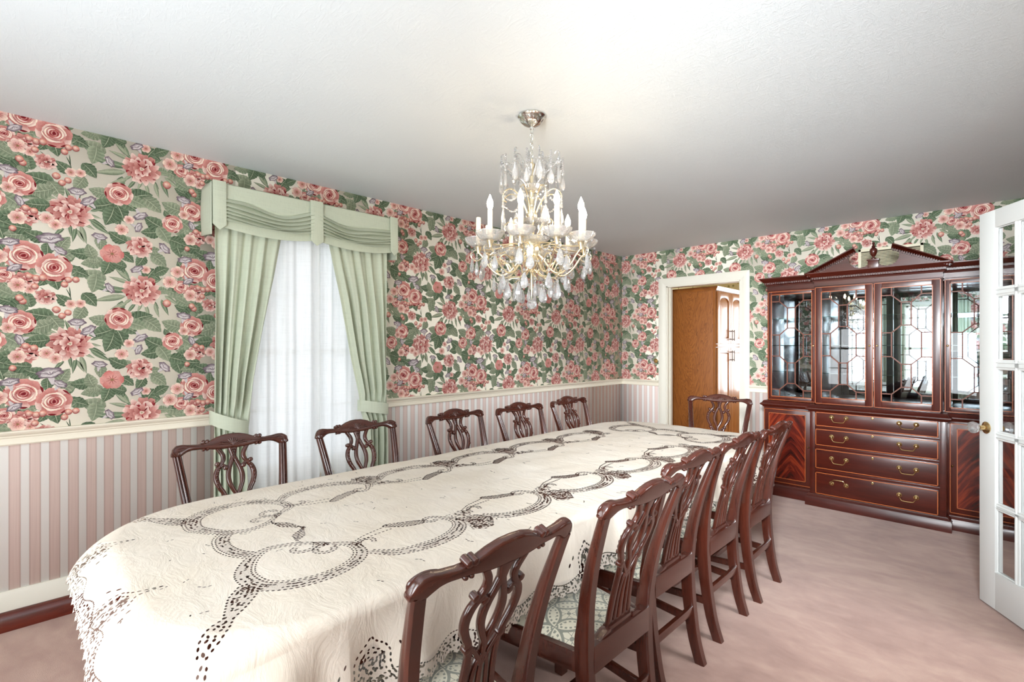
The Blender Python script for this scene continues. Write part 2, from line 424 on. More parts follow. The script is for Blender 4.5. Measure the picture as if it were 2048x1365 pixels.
def narrow(u, v, L, ang, lv):
    a = R(ang); ca, sa = math.cos(a), math.sin(a); bend = trd.uniform(-.2, .2)
    def P(s, w):
        x = s*L; y = w*L*.12 + bend*L*s*s*.5
        return (u+x*ca-y*sa, v+x*sa+y*ca)
    dk, lt = (LD, LM) if trd.random() < .6 else (LM*.8, LL*.9)
    for sgn in (1, -1):
        V = []; cols = []
        for i in range(9):
            s = i/8; w = math.sin(PI*min(1, s**.7))*(1 if s < 1 else 0)
            V += [P(s, 0), P(s, sgn*w)]; cols += [lt, jit(dk if sgn > 0 else lt*.9, .1)]
        t = []
        for i in range(8): t += [(2*i, 2*i+1, 2*i+3), (2*i, 2*i+3, 2*i+2)]
        shapes.append((np.array(V), np.array(t), np.array(cols), lv))
    strip([P(i/5, 0) for i in range(6)], L*.010, LL*1.2, lv+.4)
def petal(u, v, r, ang, dist, rx, ry, ci, ce, lv, k=5, wav=.07):
    ca, sa = math.cos(ang), math.sin(ang)
    x, y = u+ca*dist, v+sa*dist
    pts = blob(x, y, rx, ry, ang, 14, wav, k)
    c = (u+ca*(dist-rx*.55), v+sa*(dist-rx*.55))
    def edge(t):
        d = math.cos(2*PI*t)          # 1 at the outer tip
        return ci*(.5-.5*d)+ce*(.5+.5*d)
    fan(c, pts, ci, edge, lv)
def rose(u, v, r, ang, lv):
    a0 = R(ang)
    fan((u, v), blob(u, v, r*.93, r*.88, a0, 22, .07, 7), PD*1.3, PM, lv)
    for i in range(8):
        a = a0+2*PI*i/8+trd.uniform(-.12, .12)
        petal(u, v, r, a, r*.66, r*.33, r*.40, jit(PM, .1), jit(PK*1.05, .1) if i % 3 else PL, lv+1+.2*(i % 3))
    for i in range(3):
        a = a0+trd.uniform(0, 6.28)
        strip([(u+r*.9*math.cos(a+t*.12), v+r*.9*math.sin(a+t*.12)) for t in range(-2, 3)], r*.07, PD, lv+1.7)
    fan((u, v), blob(u, v, r*.66, r*.62, a0, 20, .05, 6), PM, jit(PL), lv+2)
    for i in range(6):
        a = a0+.5+2*PI*i/6
        petal(u, v, r, a, r*.40, r*.24, r*.34, jit(PM*1.05), jit(PL if i % 2 else PK), lv+2.4+.15*(i % 2))
    for k, (rr, col, w) in enumerate([(.62, CR, .04), (.50, PD*1.5, .022), (.46, CR, .045), (.34, PM*.9, .03), (.30, PL, .04), (.2, PD*1.2, .03)]):
        for s in range(2):
            b = a0+k*1.1+s*PI+trd.uniform(-.3, .3)
            strip([(u+r*rr*math.cos(b+t*.28), v+r*rr*.92*math.sin(b+t*.28)) for t in range(-4, 5)], r*w, col, lv+3+.1*k)
    fan((u, v), blob(u, v, r*.14, r*.10, a0+.4, 9, .15, 3), PD*.8, PD*1.3, lv+4)
def peony(u, v, r, ang, lv, rings=((.74,.30,.17,15),(.50,.28,.17,12),(.28,.22,.15,8)), red=1.0):
    a0 = R(ang)
    fan((u, v), blob(u, v, r*.86, r*.80, a0, 26, .10, 9), PD, PD*1.5 if red else PM, lv)
    for q, (d, lx, wy, n) in enumerate(rings):
        for i in range(n):
            a = a0+2*PI*(i+.5*q)/n+trd.uniform(-.12, .12)
            ci, ce = (PM, PL) if trd.random() < .6 else (PM*.75, PK)
            petal(u, v, r, a, r*d*trd.uniform(.92, 1.08), r*lx*trd.uniform(.85, 1.1), r*wy*trd.uniform(.9, 1.25), jit(ci), jit(ce), lv+1+q+.2*(i % 3), 4, .12)
        for i in range(n//2):
            a = a0+trd.uniform(0, 6.28); dd = r*d*trd.uniform(.8, 1.2)
            strip([(u+(dd+t*r*.06)*math.cos(a+t*.05), v+(dd+t*r*.06)*math.sin(a+t*.05)) for t in range(-2, 3)], r*.035, PD*trd.uniform(.9, 1.6), lv+1.8+q)
    fan((u, v), blob(u, v, r*.13, r*.11, a0, 9, .2, 3), C3(150,140,100), PL, lv+5)
def blossom(u, v, r, ang, lv, c1=None, c2=None):
    a0 = R(ang); c1 = PL*.95 if c1 is None else c1; c2 = CR if c2 is None else c2
    fan((u, v), blob(u, v, r*.9, r*.82, a0, 20, .08, 5), PM, PK, lv)
    for i in range(6):
        a = a0+2*PI*i/6+trd.uniform(-.1, .1)
        petal(u, v, r, a, r*.56, r*.40, r*.40, jit(PK*1.05), jit(c2 if i % 2 else c1), lv+1+.2*(i % 3))
    for i in range(9):
        a = a0+2*PI*i/9
        strip([(u+r*s*math.cos(a), v+r*s*math.sin(a)) for s in (.12, .3, .46)], r*.025, PM*.7, lv+2)
    fan((u, v), blob(u, v, r*.15, r*.13, 0, 8, .2, 3), C3(104,84,70), C3(178,140,100), lv+2.5)
def berry(u, v, r, lv):
    r *= .9
    fan((u-r*.25, v+r*.3), blob(u, v, r, r*1.08, 0, 12, .03, 4), C3(246,214,196), lambda t: PD*1.5 if .45 < t < 1 else C3(206,120,104), lv)
def glory(u, v, r, ang, lv):
    a0 = R(ang)
    ca, sa = math.cos(a0), math.sin(a0)
    strip([(u-ca*r*1.1*s, v-sa*r*1.1*s) for s in (0, .5, 1)], r*.22, GW*.9, lv)
    fan((u, v), blob(u, v, r*.48, r*.92, a0, 18, .12, 6), GW, lambda t: GV if int(t*18) % 3 else GV*1.6, lv+1)
    fan((u-ca*r*.1, v-sa*r*.1), blob(u-ca*r*.08, v-sa*r*.08, r*.30, r*.66, a0, 14, .10, 5), GW*1.05, GW*.85, lv+1.5)
    for i in range(5):
        b = -1+i*.5
        strip([(u-ca*r*.2, v-sa*r*.2), (u-sa*r*.4*b, v+ca*r*.4*b), (u+ca*r*.1-sa*r*.75*b, v+sa*r*.1+ca*r*.75*b)], r*.03, GV, lv+2)
li = 0
for kind, u, v, s, g in TILE:
    li += 1
    if kind == 'leaf': leaf(u, v, s*.86, g, 4+(li*7 % 12))
    elif kind == 'fan': narrow(u, v, s*.9, g, 2+(li*5 % 10))
    elif kind == 'stem': strip([(u+math.cos(R(g))*s*t, v+math.sin(R(g))*s*t+.1*s*math.sin(3*t)) for t in (0,.25,.5,.75,1)], .0022, LD, 3)
    elif kind == 'rose':
        for k in range(4):
            a = g+k*90+trd.uniform(-20, 20)
            leaf(u+math.cos(R(a))*s*1.0, v+math.sin(R(a))*s*1.0, s*.36, a, 1+k*.3)
        rose(u, v, s*.86, g, 22+(li % 3)*6)
    elif kind == 'peony':
        for k in range(8):
            narrow(u+math.cos(R(k*45))*s*.6, v+math.sin(R(k*45))*s*.6, s*.62, k*45+trd.uniform(-15, 15), 1+k*.2)
        peony(u, v, s*.82, g, 22+(li % 3)*6)
    elif kind == 'peony2': peony(u, v, s*.9, g, 40, ((.62,.34,.24,10),(.34,.26,.2,7)), 0)
    elif kind == 'daisy': blossom(u, v, s*.8, g, 40, PM*1.25, PK*1.05)
    elif kind == 'blossom': blossom(u, v, s*.68, g, 44+(li % 4)*3)
    elif kind == 'berry': berry(u, v, s, 56+(li % 3))
    elif kind == 'glory': glory(u, v, s*.85, g, 48+(li % 3)*3)
_off = np.cumsum([0]+[len(s[0]) for s in shapes])
T_V = np.concatenate([s[0] for s in shapes]); T_C = np.concatenate([s[2] for s in shapes])
T_T = np.concatenate([s[1]+_off[i] for i, s in enumerate(shapes)])
T_H = np.concatenate([np.full(len(s[0]), s[3]) for s in shapes])*2.2e-5+1.5e-4

def paper_geometry(a0, a1, z0, z1, holes, shift=(0, 0)):
    """the printed repeat laid over a wall strip; returns verts(a,z,h), tris, colours"""
    V, T, Cc, n = [], [], [], 0
    i0 = math.floor((a0-shift[0])/TW)-1; i1 = math.ceil((a1-shift[0])/TW)+1
    j0 = math.floor((z0-shift[1])/TH)-1; j1 = math.ceil((z1-shift[1])/TH)+1
    for i in range(i0, i1):
        for j in range(j0, j1):
            p = T_V+np.array((i*TW+shift[0], j*TH+shift[1]))
            tri = p[T_T]; cen = tri.mean(1)
            lo = tri.min(1); hi = tri.max(1)
            keep = (hi[:,0] > a0) & (lo[:,0] < a1) & (hi[:,1] > z0) & (lo[:,1] < z1)
            for (ha, hb, hc, hd) in holes:
                keep &= ~((cen[:,0] > ha) & (cen[:,0] < hb) & (cen[:,1] > hc) & (cen[:,1] < hd))
            if not keep.any(): continue
            t = T_T[keep]; used = np.unique(t); mp = np.zeros(len(p), int); mp[used] = np.arange(len(used))
            q = p[used].copy(); q[:,0] = np.clip(q[:,0], a0, a1); q[:,1] = np.clip(q[:,1], z0, z1)
            V.append(np.column_stack([q, T_H[used]])); T.append(mp[t]+n); Cc.append(T_C[used]); n += len(used)
    return np.concatenate(V), np.concatenate(T), np.concatenate(Cc)

def wall_mesh(name, boxes, paper_m, deco=None, place=None):
    """wall slabs plus the printed pattern in ONE mesh"""
    mb = MB()
    for a, b in boxes: mb.box(a, b)
    bv = np.array(mb.v, float); bf = mb.f
    nb = len(bv)
    if deco is not None:
        V, T, Cc = deco
        P = place(V)
        allv = np.concatenate([bv, P])
    else:
        allv = bv; T = np.zeros((0,3), int); Cc = np.zeros((0,3))
    me = bpy.data.meshes.new(name)
    loops = np.concatenate([np.array(bf).ravel(), (T+nb).ravel()]) if len(T) else np.array(bf).ravel()
    sizes = np.concatenate([np.full(len(bf), 4), np.full(len(T), 3)])
    me.vertices.add(len(allv)); me.vertices.foreach_set('co', allv.astype(np.float32).ravel())
    me.loops.add(len(loops)); me.loops.foreach_set('vertex_index', loops.astype(np.int32))
    me.polygons.add(len(sizes))
    starts = np.concatenate([[0], np.cumsum(sizes)[:-1]])
    me.polygons.foreach_set('loop_start', starts.astype(np.int32))
    try: me.polygons.foreach_set('loop_total', sizes.astype(np.int32))
    except Exception: pass
    mi = np.concatenate([np.zeros(len(bf)), np.ones(len(T))]).astype(np.int32)
    me.materials.append(paper_m); me.materials.append(M['print'])
    me.polygons.foreach_set('material_index', mi)
    me.update(calc_edges=True); me.validate()
    at = me.color_attributes.new('ink', 'FLOAT_COLOR', 'POINT')
    cols = np.ones((len(allv), 4), np.float32); cols[nb:, :3] = Cc
    at.data.foreach_set('color', cols.ravel())
    o = bpy.data.objects.new(name, me); COL.objects.link(o)
    return struct(o)
# ------------------------------------------------------------------ room shell
XA, YB, XC, YD, H = -3.34, 5.30, .36, -1.50, 2.44
RT, RB = .93, .862            # chair rail top and bottom
WIN = (.95, 1.83, .47, 2.12)  # window in the left wall: y0 y1 z0 z1
DOOR = (-2.745, -1.92, 2.02)  # kitchen doorway: x0 x1 height
DW = [(-2.45, -1.70), (-1.30, -.55)]; DZ = (.47, 2.10)
HALL = (1.83, 3.06, 2.04)     # opening in the right wall: y0 y1 height

def wall_boxes(axis, pos, thick, a0, a1, openings):
    """slabs of a wall around its openings (a0,a1,z0,z1)"""
    out = []; cur = a0
    def bx(p, q, z0, z1):
        if q-p < 1e-4 or z1-z0 < 1e-4: return
        if axis == 'x': out.append(((pos, p, z0), (pos+thick, q, z1)))
        else: out.append(((p, pos, z0), (q, pos+thick, z1)))
    for (p, q, z0, z1) in sorted(openings):
        bx(cur, p, 0, H); bx(p, q, 0, z0); bx(p, q, z1, H); cur = q
    bx(cur, a1, 0, H); return out

decoA = paper_geometry(YD, YB, RT, H, [(WIN[0]-.04, WIN[1]+.04, WIN[2]-.04, WIN[3]+.04)], (0, 0))
wall_mesh('wall_left', wall_boxes('x', XA, -.12, YD-.12, YB+.12, [WIN]), M['paperA'], decoA,
          lambda V: np.column_stack([XA+V[:,2], V[:,0], V[:,1]]))
decoB = paper_geometry(XA, XC, RT, H, [(DOOR[0]-.05, DOOR[1]+.05, 0, DOOR[2]+.05)], (.47, 0))
wall_mesh('wall_back', wall_boxes('y', YB, .12, XA, XC+.12, [(DOOR[0], DOOR[1], 0, DOOR[2])]), M['paperB'], decoB,
          lambda V: np.column_stack([V[:,0], YB-V[:,2], V[:,1]]))
decoD = paper_geometry(XA, XC, RT, H, [(a, b, DZ[0], DZ[1]) for a, b in DW], (.2, 0))
wall_mesh('wall_front', wall_boxes('y', YD, -.12, XA, XC+.12, [(a, b, DZ[0], DZ[1]) for a, b in DW]), M['paperB'], decoD,
          lambda V: np.column_stack([V[:,0], YD+V[:,2], V[:,1]]))
decoC = paper_geometry(YD, YB, RT, H, [(HALL[0], HALL[1], 0, HALL[2])], (.3, 0))
wall_mesh('wall_right', wall_boxes('x', XC, .12, YD, YB, [(HALL[0], HALL[1], 0, HALL[2])]), M['paperA'], decoC,
          lambda V: np.column_stack([XC-V[:,2], V[:,0], V[:,1]]))

mb = MB(); mb.box((XA-.12, YD-.12, -.1), (2.1, YB+.02, 0))
struct(mb.build('floor', M['carpet'], smooth=0))
M['kfloor'] = wood('kitchen_floor_boards', (150,104,64), (186,138,92), .35, 1, 4, .2)
mb = MB(); mb.box((XA-.12, YB+.02, -.1), (1.2, 7.7, 0))
struct(mb.build('floor_kitchen', M['kfloor'], smooth=0))
mb = MB(); mb.box((XA-.12, YD-.12, H), (2.1, 7.7, H+.1))
struct(mb.build('ceiling', M['ceiling'], smooth=0))
# kitchen and hall shells beyond the two openings
def kpaper():
    m, nt, b = newmat('yellow_kitchen_paper'); g = N(nt); co = g.coord()
    vo = g.n('ShaderNodeTexVoronoi'); vo.inputs['Scale'].default_value = 16; g.link(co, vo.inputs['Vector'])
    d = g.math('LESS_THAN', vo.outputs['Distance'], .28)
    c = g.mix(d, lin((238,226,178)), g.ramp(g.noise(co, 30, 2), [(.4, lin((160,160,104))), (.6, lin((206,186,120)))]))
    g.link(c, b.inputs['Base Color']); b.inputs['Roughness'].default_value = .6
    return m
M['kpaper'] = kpaper()
mb = MB()
mb.box((-3.46, YB+.12, 0), (-3.34, 7.7, H)); mb.box((-3.34, 7.58, 0), (1.2, 7.7, H)); mb.box((1.08, YB+.12, 0), (1.2, 7.58, H))
struct(mb.build('wall_kitchen', M['kpaper'], smooth=0))
M['hallpaint'] = plain('hall_wall_paint', (226,218,204), .6)
mb = MB()
mb.box((1.98, YD, 0), (2.1, YB, H)); mb.box((XC+.12, YD-.12, 0), (2.1, YD, H)); mb.box((XC+.12, YB, 0), (2.1, YB+.12, H))
struct(mb.build('wall_hall', M['hallpaint'], smooth=0))

# mouldings: profile [(out, z)] pushed along a wall
def moulding(mb, prof, wall, a0, a1):
    def pl(o, z, d):
        return {'A': (XA+o, d, z), 'B': (d, YB-o, z), 'D': (d, YD+o, z), 'C': (XC-o, d, z)}[wall]
    mb.prism(prof, pl, a0, a1)
RAILP = [(0,RB),(.012,RB),(.016,RB+.006),(.012,RB+.012),(.012,RB+.034),(.017,RB+.038),(.017,RB+.044),(.024,RB+.050),(.030,RB+.056),(.032,RB+.064),(.030,RT),(0,RT)]
BASEP = [(0,.075),(.014,.075),(.014,.155),(.010,.163),(.008,.175),(0,.175)]
SHOEP = [(0,0),(.055,0),(.056,.02),(.052,.045),(.042,.066),(.026,.078),(.012,.082),(0,.082)]
segs = {'A': [(YD, WIN[0]-.10), (WIN[1]+.10, YB)], 'B': [(XA, -2.84), (-1.831, XC)], 'D': [(XA, DW[0][0]-.1), (DW[1][1]+.1, XC)], 'C': [(YD, HALL[0]-.1), (HALL[1]+.1, YB)]}
side = {'A': 'left', 'B': 'back', 'D': 'front', 'C': 'right'}
M['railpaint'] = plain('chair_rail_paint', (236,228,210), .4)
for k, (w, ss) in enumerate(segs.items()):
    mb = MB()
    for s in ss: moulding(mb, RAILP, w, *s)
    struct(mb.build('trim_%d' % (k+1), M['railpaint'], smooth=40))
    full = {'A': [(YD, YB)], 'B': ss, 'D': [(XA, XC)], 'C': ss}[w]
    mb = MB()
    for s in full: moulding(mb, BASEP, w, *s)
    b = struct(mb.build('baseboard_'+side[w], M['trim'], smooth=40))
    mb = MB()
    for s in full: moulding(mb, SHOEP, w, *s)
    mb.build('base_shoe', M['basewood'], b, smooth=40)
# kitchen doorway casing and jamb
mb = MB()
x0, x1, hh = DOOR
cw = .093
prof = [(0, 0), (0, .016), (.012, .020), (.05, .020), (.062, .016), (.080, .014), (cw, .012), (cw, 0)]
def side_cas(xout, sgn, ztop):
    ring0 = [(xout+sgn*a, YB-o, 0) for a, o in prof]
    ring1 = [(xout+sgn*a, YB-o, ztop-a) for a, o in prof]
    mb.rings([ring0, ring1])
side_cas(x0-cw, 1, 2.112); side_cas(x1+cw, -1, 2.112)
mb.rings([[(x0-cw+a, YB-o, 2.112-a) for a, o in prof], [(x1+cw-a, YB-o, 2.112-a) for a, o in prof]])
mb.box((x0, YB, 0), (x0+.012, YB+.12, hh)); mb.box((x1-.012, YB, 0), (x1, YB+.12, hh)); mb.box((x0, YB, hh-.012), (x1, YB+.12, hh))
mb.box((x0+.012, YB+.05, 0), (x0+.022, YB+.08, hh-.012))
struct(mb.build('trim_5', M['trim'], smooth=30))
# casing of the hall opening
mb = MB()
y0, y1, hh = HALL
for p, q in (((y0-.09, 0), (y0, hh+.09)), ((y1, 0), (y1+.09, hh+.09)), ((y0, hh), (y1, hh+.09))):
    mb.box((XC-.02, p[0], p[1]), (XC, q[0], q[1]))
mb.box((XC, y0, 0), (XC+.12, y0+.015, hh)); mb.box((XC, y1-.015, 0), (XC+.12, y1, hh)); mb.box((XC, y0, hh-.015), (XC+.12, y1, hh))
struct(mb.build('trim_6', M['trim'], bevel=.003))

# windows: frame, sashes with glazing bars, panes
def window(name, wall, a0, a1, z0, z1, cols, rows):
    def P(a, d, z):      # d measured outwards from the inner wall face
        return (XA-d, a, z) if wall == 'A' else (a, YD-d, z)
    fr = MB()
    def bx(m, a, b, d0, d1, c, d): 
        m.box(P(a, d0, c), P(b, d1, d))
    t = .045
    bx(fr, a0, a0+t, .0, .11, z0, z1); bx(fr, a1-t, a1, 0, .11, z0, z1); bx(fr, a0, a1, 0, .11, z1-t, z1); bx(fr, a0, a1, 0, .11, z0, z0+t)
    bx(fr, a0-.07, a0, -.02, 0, z0-.02, z1+.07); bx(fr, a1, a1+.07, -.02, 0, z0-.02, z1+.07); bx(fr, a0-.07, a1+.07, -.02, 0, z1, z1+.07)
    bx(fr, a0-.09, a1+.09, -.045, .02, z0-.04, z0)
    w = struct(fr.build(name, M['trim'], bevel=.003))
    zm = (z0+z1)/2
    for k, (c, d) in enumerate(((z0+t, zm+.02), (zm-.02, z1-t))):
        dd = .045+.03*k
        sa = MB(); s = .04
        bx(sa, a0+t, a0+t+s, dd, dd+.03, c, d); bx(sa, a1-t-s, a1-t, dd, dd+.03, c, d)
        bx(sa, a0+t, a1-t, dd, dd+.03, c, c+s); bx(sa, a0+t, a1-t, dd, dd+.03, d-s, d)
        so = sa.build('sash', M['trim'], w, bevel=.002)
        mu = MB()
        for i in range(1, cols):
            x = a0+t+s+(a1-a0-2*t-2*s)*i/cols; bx(mu, x-.009, x+.009, dd+.005, dd+.025, c, d)
        for j in range(1, rows):
            z = c+s+(d-c-2*s)*j/rows; bx(mu, a0+t, a1-t, dd+.005, dd+.025, z-.009, z+.009)
        mu.build('glazing_bars', M['trim'], so, bevel=.002)
        pn = MB(); bx(pn, a0+t+s*.5, a1-t-s*.5, dd+.013, dd+.017, c+s*.5, d-s*.5)
        pn.build('glass_pane', M['pane'], so, smooth=0)
    return w
window('window_1', 'A', *WIN, 3, 2)
for k, (a, b) in enumerate(DW): window('window_%d' % (k+2), 'D', a, b, DZ[0], DZ[1], 3, 2)

# french door, opened into the room
dz0, dz1 = .012, 2.018
E0 = Vector((-.066, 3.557, 0)); DD = Vector((.537, -.845, 0)).normalized(); DN = Vector((-DD.y, DD.x, 0))
if DN.dot(-E0) < 0: DN = -DN            # faces the camera side
DWID, DTH = .62, .035
def dp(a, o, z): p = E0+DD*a+DN*o; return (p.x, p.y, z)
def dbox(m, a0, a1, z0, z1, o0=-DTH/2, o1=DTH/2):
    m.add([dp(a0,o0,z0),dp(a1,o0,z0),dp(a1,o1,z0),dp(a0,o1,z0),dp(a0,o0,z1),dp(a1,o0,z1),dp(a1,o1,z1),dp(a0,o1,z1)],
          [(0,3,2,1),(4,5,6,7),(0,1,5,4),(1,2,6,5),(2,3,7,6),(3,0,4,7)])
rows = [(.200,.513),(.545,.866),(.905,1.218),(1.262,1.583),(1.625,1.927)]
SW = .108
colw = (DWID-2*SW-2*.024)/3
cols = [(SW+i*(colw+.024), SW+i*(colw+.024)+colw) for i in range(3)]
mb = MB()
dbox(mb, 0, SW, dz0, dz1); dbox(mb, DWID-SW, DWID, dz0, dz1)
dbox(mb, SW, DWID-SW, dz0, .200); dbox(mb, SW, DWID-SW, 1.927, dz1)
fd = struct(mb.build('door_1', M['doorwhite'], bevel=.002))
mb = MB()
for k in range(4): dbox(mb, SW, DWID-SW, rows[k][1], rows[k+1][0], -.012, .012)
for k in range(2): dbox(mb, cols[k][1], cols[k+1][0], .2, 1.927, -.012, .012)
# sloped glazing beads round every light
for (a0, a1) in cols:
    for (z0, z1) in rows:
        b = .012
        for s in (1, -1):
            o0, o1 = s*DTH/2*.95, s*.004
            out = [(a0-b,z0-b),(a1+b,z0-b),(a1+b,z1+b),(a0-b,z1+b)]; inn = [(a0+.004,z0+.004),(a1-.004,z0+.004),(a1-.004,z1-.004),(a0+.004,z1-.004)]
            vs = [dp(a, o0, z) for a, z in out]+[dp(a, o1, z) for a, z in inn]
            mb.add(vs, [(i, (i+1) % 4, 4+(i+1) % 4, 4+i) for i in range(4)])
mb.build('glazing_bars', M['doorwhite'], fd, smooth=30, recalc=False)
for (a0, a1) in cols:
    for (z0, z1) in rows:
        mb = MB(); dbox(mb, a0, a1, z0, z1, -.002, .002); mb.build('glass_pane', M['pane'], fd, smooth=0)
M['knobglass'] = M['crystal']
for s in (1, -1):
    q = Vector((DN.x*s, DN.y*s, 0)); rot = Vector((0,0,1)).rotation_difference(q).to_matrix()
    c = Vector(dp(.052, s*DTH/2, .915))
    mb = MB(); mb.lathe([(.001,0),(.030,0),(.031,.004),(.024,.008),(.012,.012),(.010,.030),(.014,.034),(.001,.036)], 20, c, rot=rot)
    kb = mb.build('door_knob', M['brass'], fd)
    mb = MB(); mb.lathe([(.001,.034),(.014,.036),(.026,.046),(.031,.060),(.027,.070),(.016,.076),(.001,.076)], 12, c, rot=rot)
    mb.build('crystal_grip', M['knobglass'], kb, smooth=0)
mb = MB()
for z in (.25, 1.0, 1.78):
    dbox(mb, DWID-.004, DWID+.006, z, z+.09, -.012, .016)
mb.build('hinge', M['brass'], fd, bevel=.001)
# ------------------------------------------------------------------ curtains
def grid_mesh(name, fn, nu, nv, m, parent=None, thick=.0015, origin=None):
    mb = MB(); vs = [fn(i/nu, j/nv) for j in range(nv+1) for i in range(nu+1)]
    fs = [(j*(nu+1)+i, j*(nu+1)+i+1, (j+1)*(nu+1)+i+1, (j+1)*(nu+1)+i) for j in range(nv) for i in range(nu)]
    mb.add(vs, fs)
    o = mb.build(name, m, parent, origin=origin, smooth=60, recalc=False)
    if thick:
        md = o.modifiers.new('cloth_thickness', 'SOLIDIFY'); md.thickness = thick; md.offset = 0
    return o
def drape(root, off, place, outer, inner_tab, ztop, zbot, ztie, tiedrop, folds, depth, seed, sgn, m, tie=True):
    """tied-back panel: outer edge straight at `outer`, inner edge from inner_tab[(z, a)]"""
    rr = random.Random(seed); ph = [rr.uniform(0, 6.28) for _ in range(3)]
    tab = sorted(inner_tab)
    def fn(s, t):
        z = ztop+(zbot-ztop)*t
        a1 = itp(z, tab); 
        # cloth narrows to the tie and the inner edge swings down into it
        k = abs(a1-outer)
        full = abs(tab[-1][1]-outer)
        tight = max(0, 1-k/full)
        w = s**(1+.25*tight)
        a = outer+(a1-outer)*w
        amp = depth*(.55+.9*tight)*(.35+.65*min(1, t*4))
        x = amp*(math.sin(2*PI*folds*s+ph[0]+.6*math.sin(3*s+ph[1]))*.7+.3*math.sin(2*PI*folds*1.7*s+ph[2]))
        x += .012*math.sin(5*t+9*s+ph[1])*min(1, t*3)
        if abs(z-ztie) < .5: x *= 1-.75*math.exp(-((z-ztie)/.09)**2)
        zz = z-sgn*0
        return place(a, off+x, zz)
    return fn
PW = lambda a, o, z: (XA+o, a, z)
org = (XA+.10, 1.36, 0)
# two sheers meeting at the middle of the window
def sheer(name, a0, a1, off, seed, label):
    rr = random.Random(seed); p = [rr.uniform(0, 6) for _ in range(4)]
    def fn(s, t):
        z = 2.24-t*(2.24-.02); a = a0+(a1-a0)*s
        x = .014*math.sin(2*PI*5*s+p[0]+1.3*math.sin(7*s+p[1]))+.006*math.sin(2*PI*11*s+p[2]+.3*t+2*math.sin(5*s))+.004*math.sin(4*t+6*s)
        return PW(a, off+x, z)
    o = grid_mesh(name, fn, 120, 24, M['sheer'], thick=0, origin=(XA+off, (a0+a1)/2, 0))
    return tag(o, label, 'sheer curtain', 'sheer curtains at the left window')
sheer('sheer_curtain', .88, 1.43, .100, 1, 'white sheer voile panel, left half of the bright curtained window')
sheer('sheer_curtain', 1.39, 1.92, .064, 2, 'white sheer voile panel, right half of the bright curtained window')
def tieback(parent, a0, a1, zo, zi, off, dep, m):
    """flat band wrapped round the gathered cloth, from the wall round the front"""
    mb = MB(); n = 24; h = .040
    top = []; bot = []
    ca = (a0+a1)/2; ra = abs(a1-a0)/2
    sg = 1 if a1 > a0 else -1
    rings = []
    for i in range(n+1):
        th = PI+ .15 - (PI+.3)*i/n
        a = ca+sg*ra*math.cos(th)*1.06; o = off+dep*math.sin(th)
        k = (a-a0)/(a1-a0)
        z = zo+(zi-zo)*min(1, max(0, k))**.8
        rings.append([PW(a, o-.0025, z-h), PW(a, o+.0025, z-h), PW(a, o+.0025, z+h), PW(a, o-.0025, z+h)])
    mb.rings(rings)
    return mb.build('tieback', m, parent, smooth=50)
def curtain(name, outer, inner_tab, zo, zi, label, seed, a_in):
    root = thing(name, label, 'curtain', (0,0,0), 0, 'sage green tied-back curtains at the left window')
    zt = (zo+zi)/2
    fn = drape(root, .160, PW, outer, inner_tab, 2.14, .03, zt, 0, 5.5, .036, seed, 1, M['curtain'])
    grid_mesh('curtain_cloth', fn, 150, 70, M['curtain'], root, .002)
    tieback(root, outer-.012*(1 if a_in > outer else -1), a_in, zo, zi, .135, .075, M['curtain'])
    return root
curtain('curtain_panel', .795, [(.03,.99),(.60,.97),(.78,.965),(.86,.98),(1.0,.995),(1.13,1.01),(1.43,1.065),(1.75,1.125),(2.0,1.165),(2.14,1.18)],
        .925, .845, 'sage green linen drape tied back to the left of the curtained window', 4, .975)
curtain('curtain_panel', 1.905, [(.03,1.72),(.60,1.73),(.80,1.725),(.88,1.70),(1.0,1.685),(1.24,1.63),(1.65,1.557),(2.0,1.475),(2.14,1.45)],
        .87, .915, 'sage green linen drape tied back to the right of the curtained window', 9, 1.70)
# valance: board, two pleated swags, three pointed straps
val = thing('valance', 'pleated sage green valance with pointed straps across the top of the curtained window', 'valance', (0,0,0))
V0, V1, VF = .770, 1.955, .205
mb = MB(); mb.box((XA+.002, V0, 2.03), (XA+VF-.012, V0+.012, 2.262)); mb.box((XA+.002, V1-.012, 2.03), (XA+VF-.012, V1, 2.262)); mb.box((XA+.002, V0, 2.246), (XA+VF-.006, V1, 2.262)); mb.box((XA+VF-.02, V0, 2.05), (XA+VF-.006, V1, 2.262))
mb.build('valance_board', M['curtain'], val, bevel=.004)
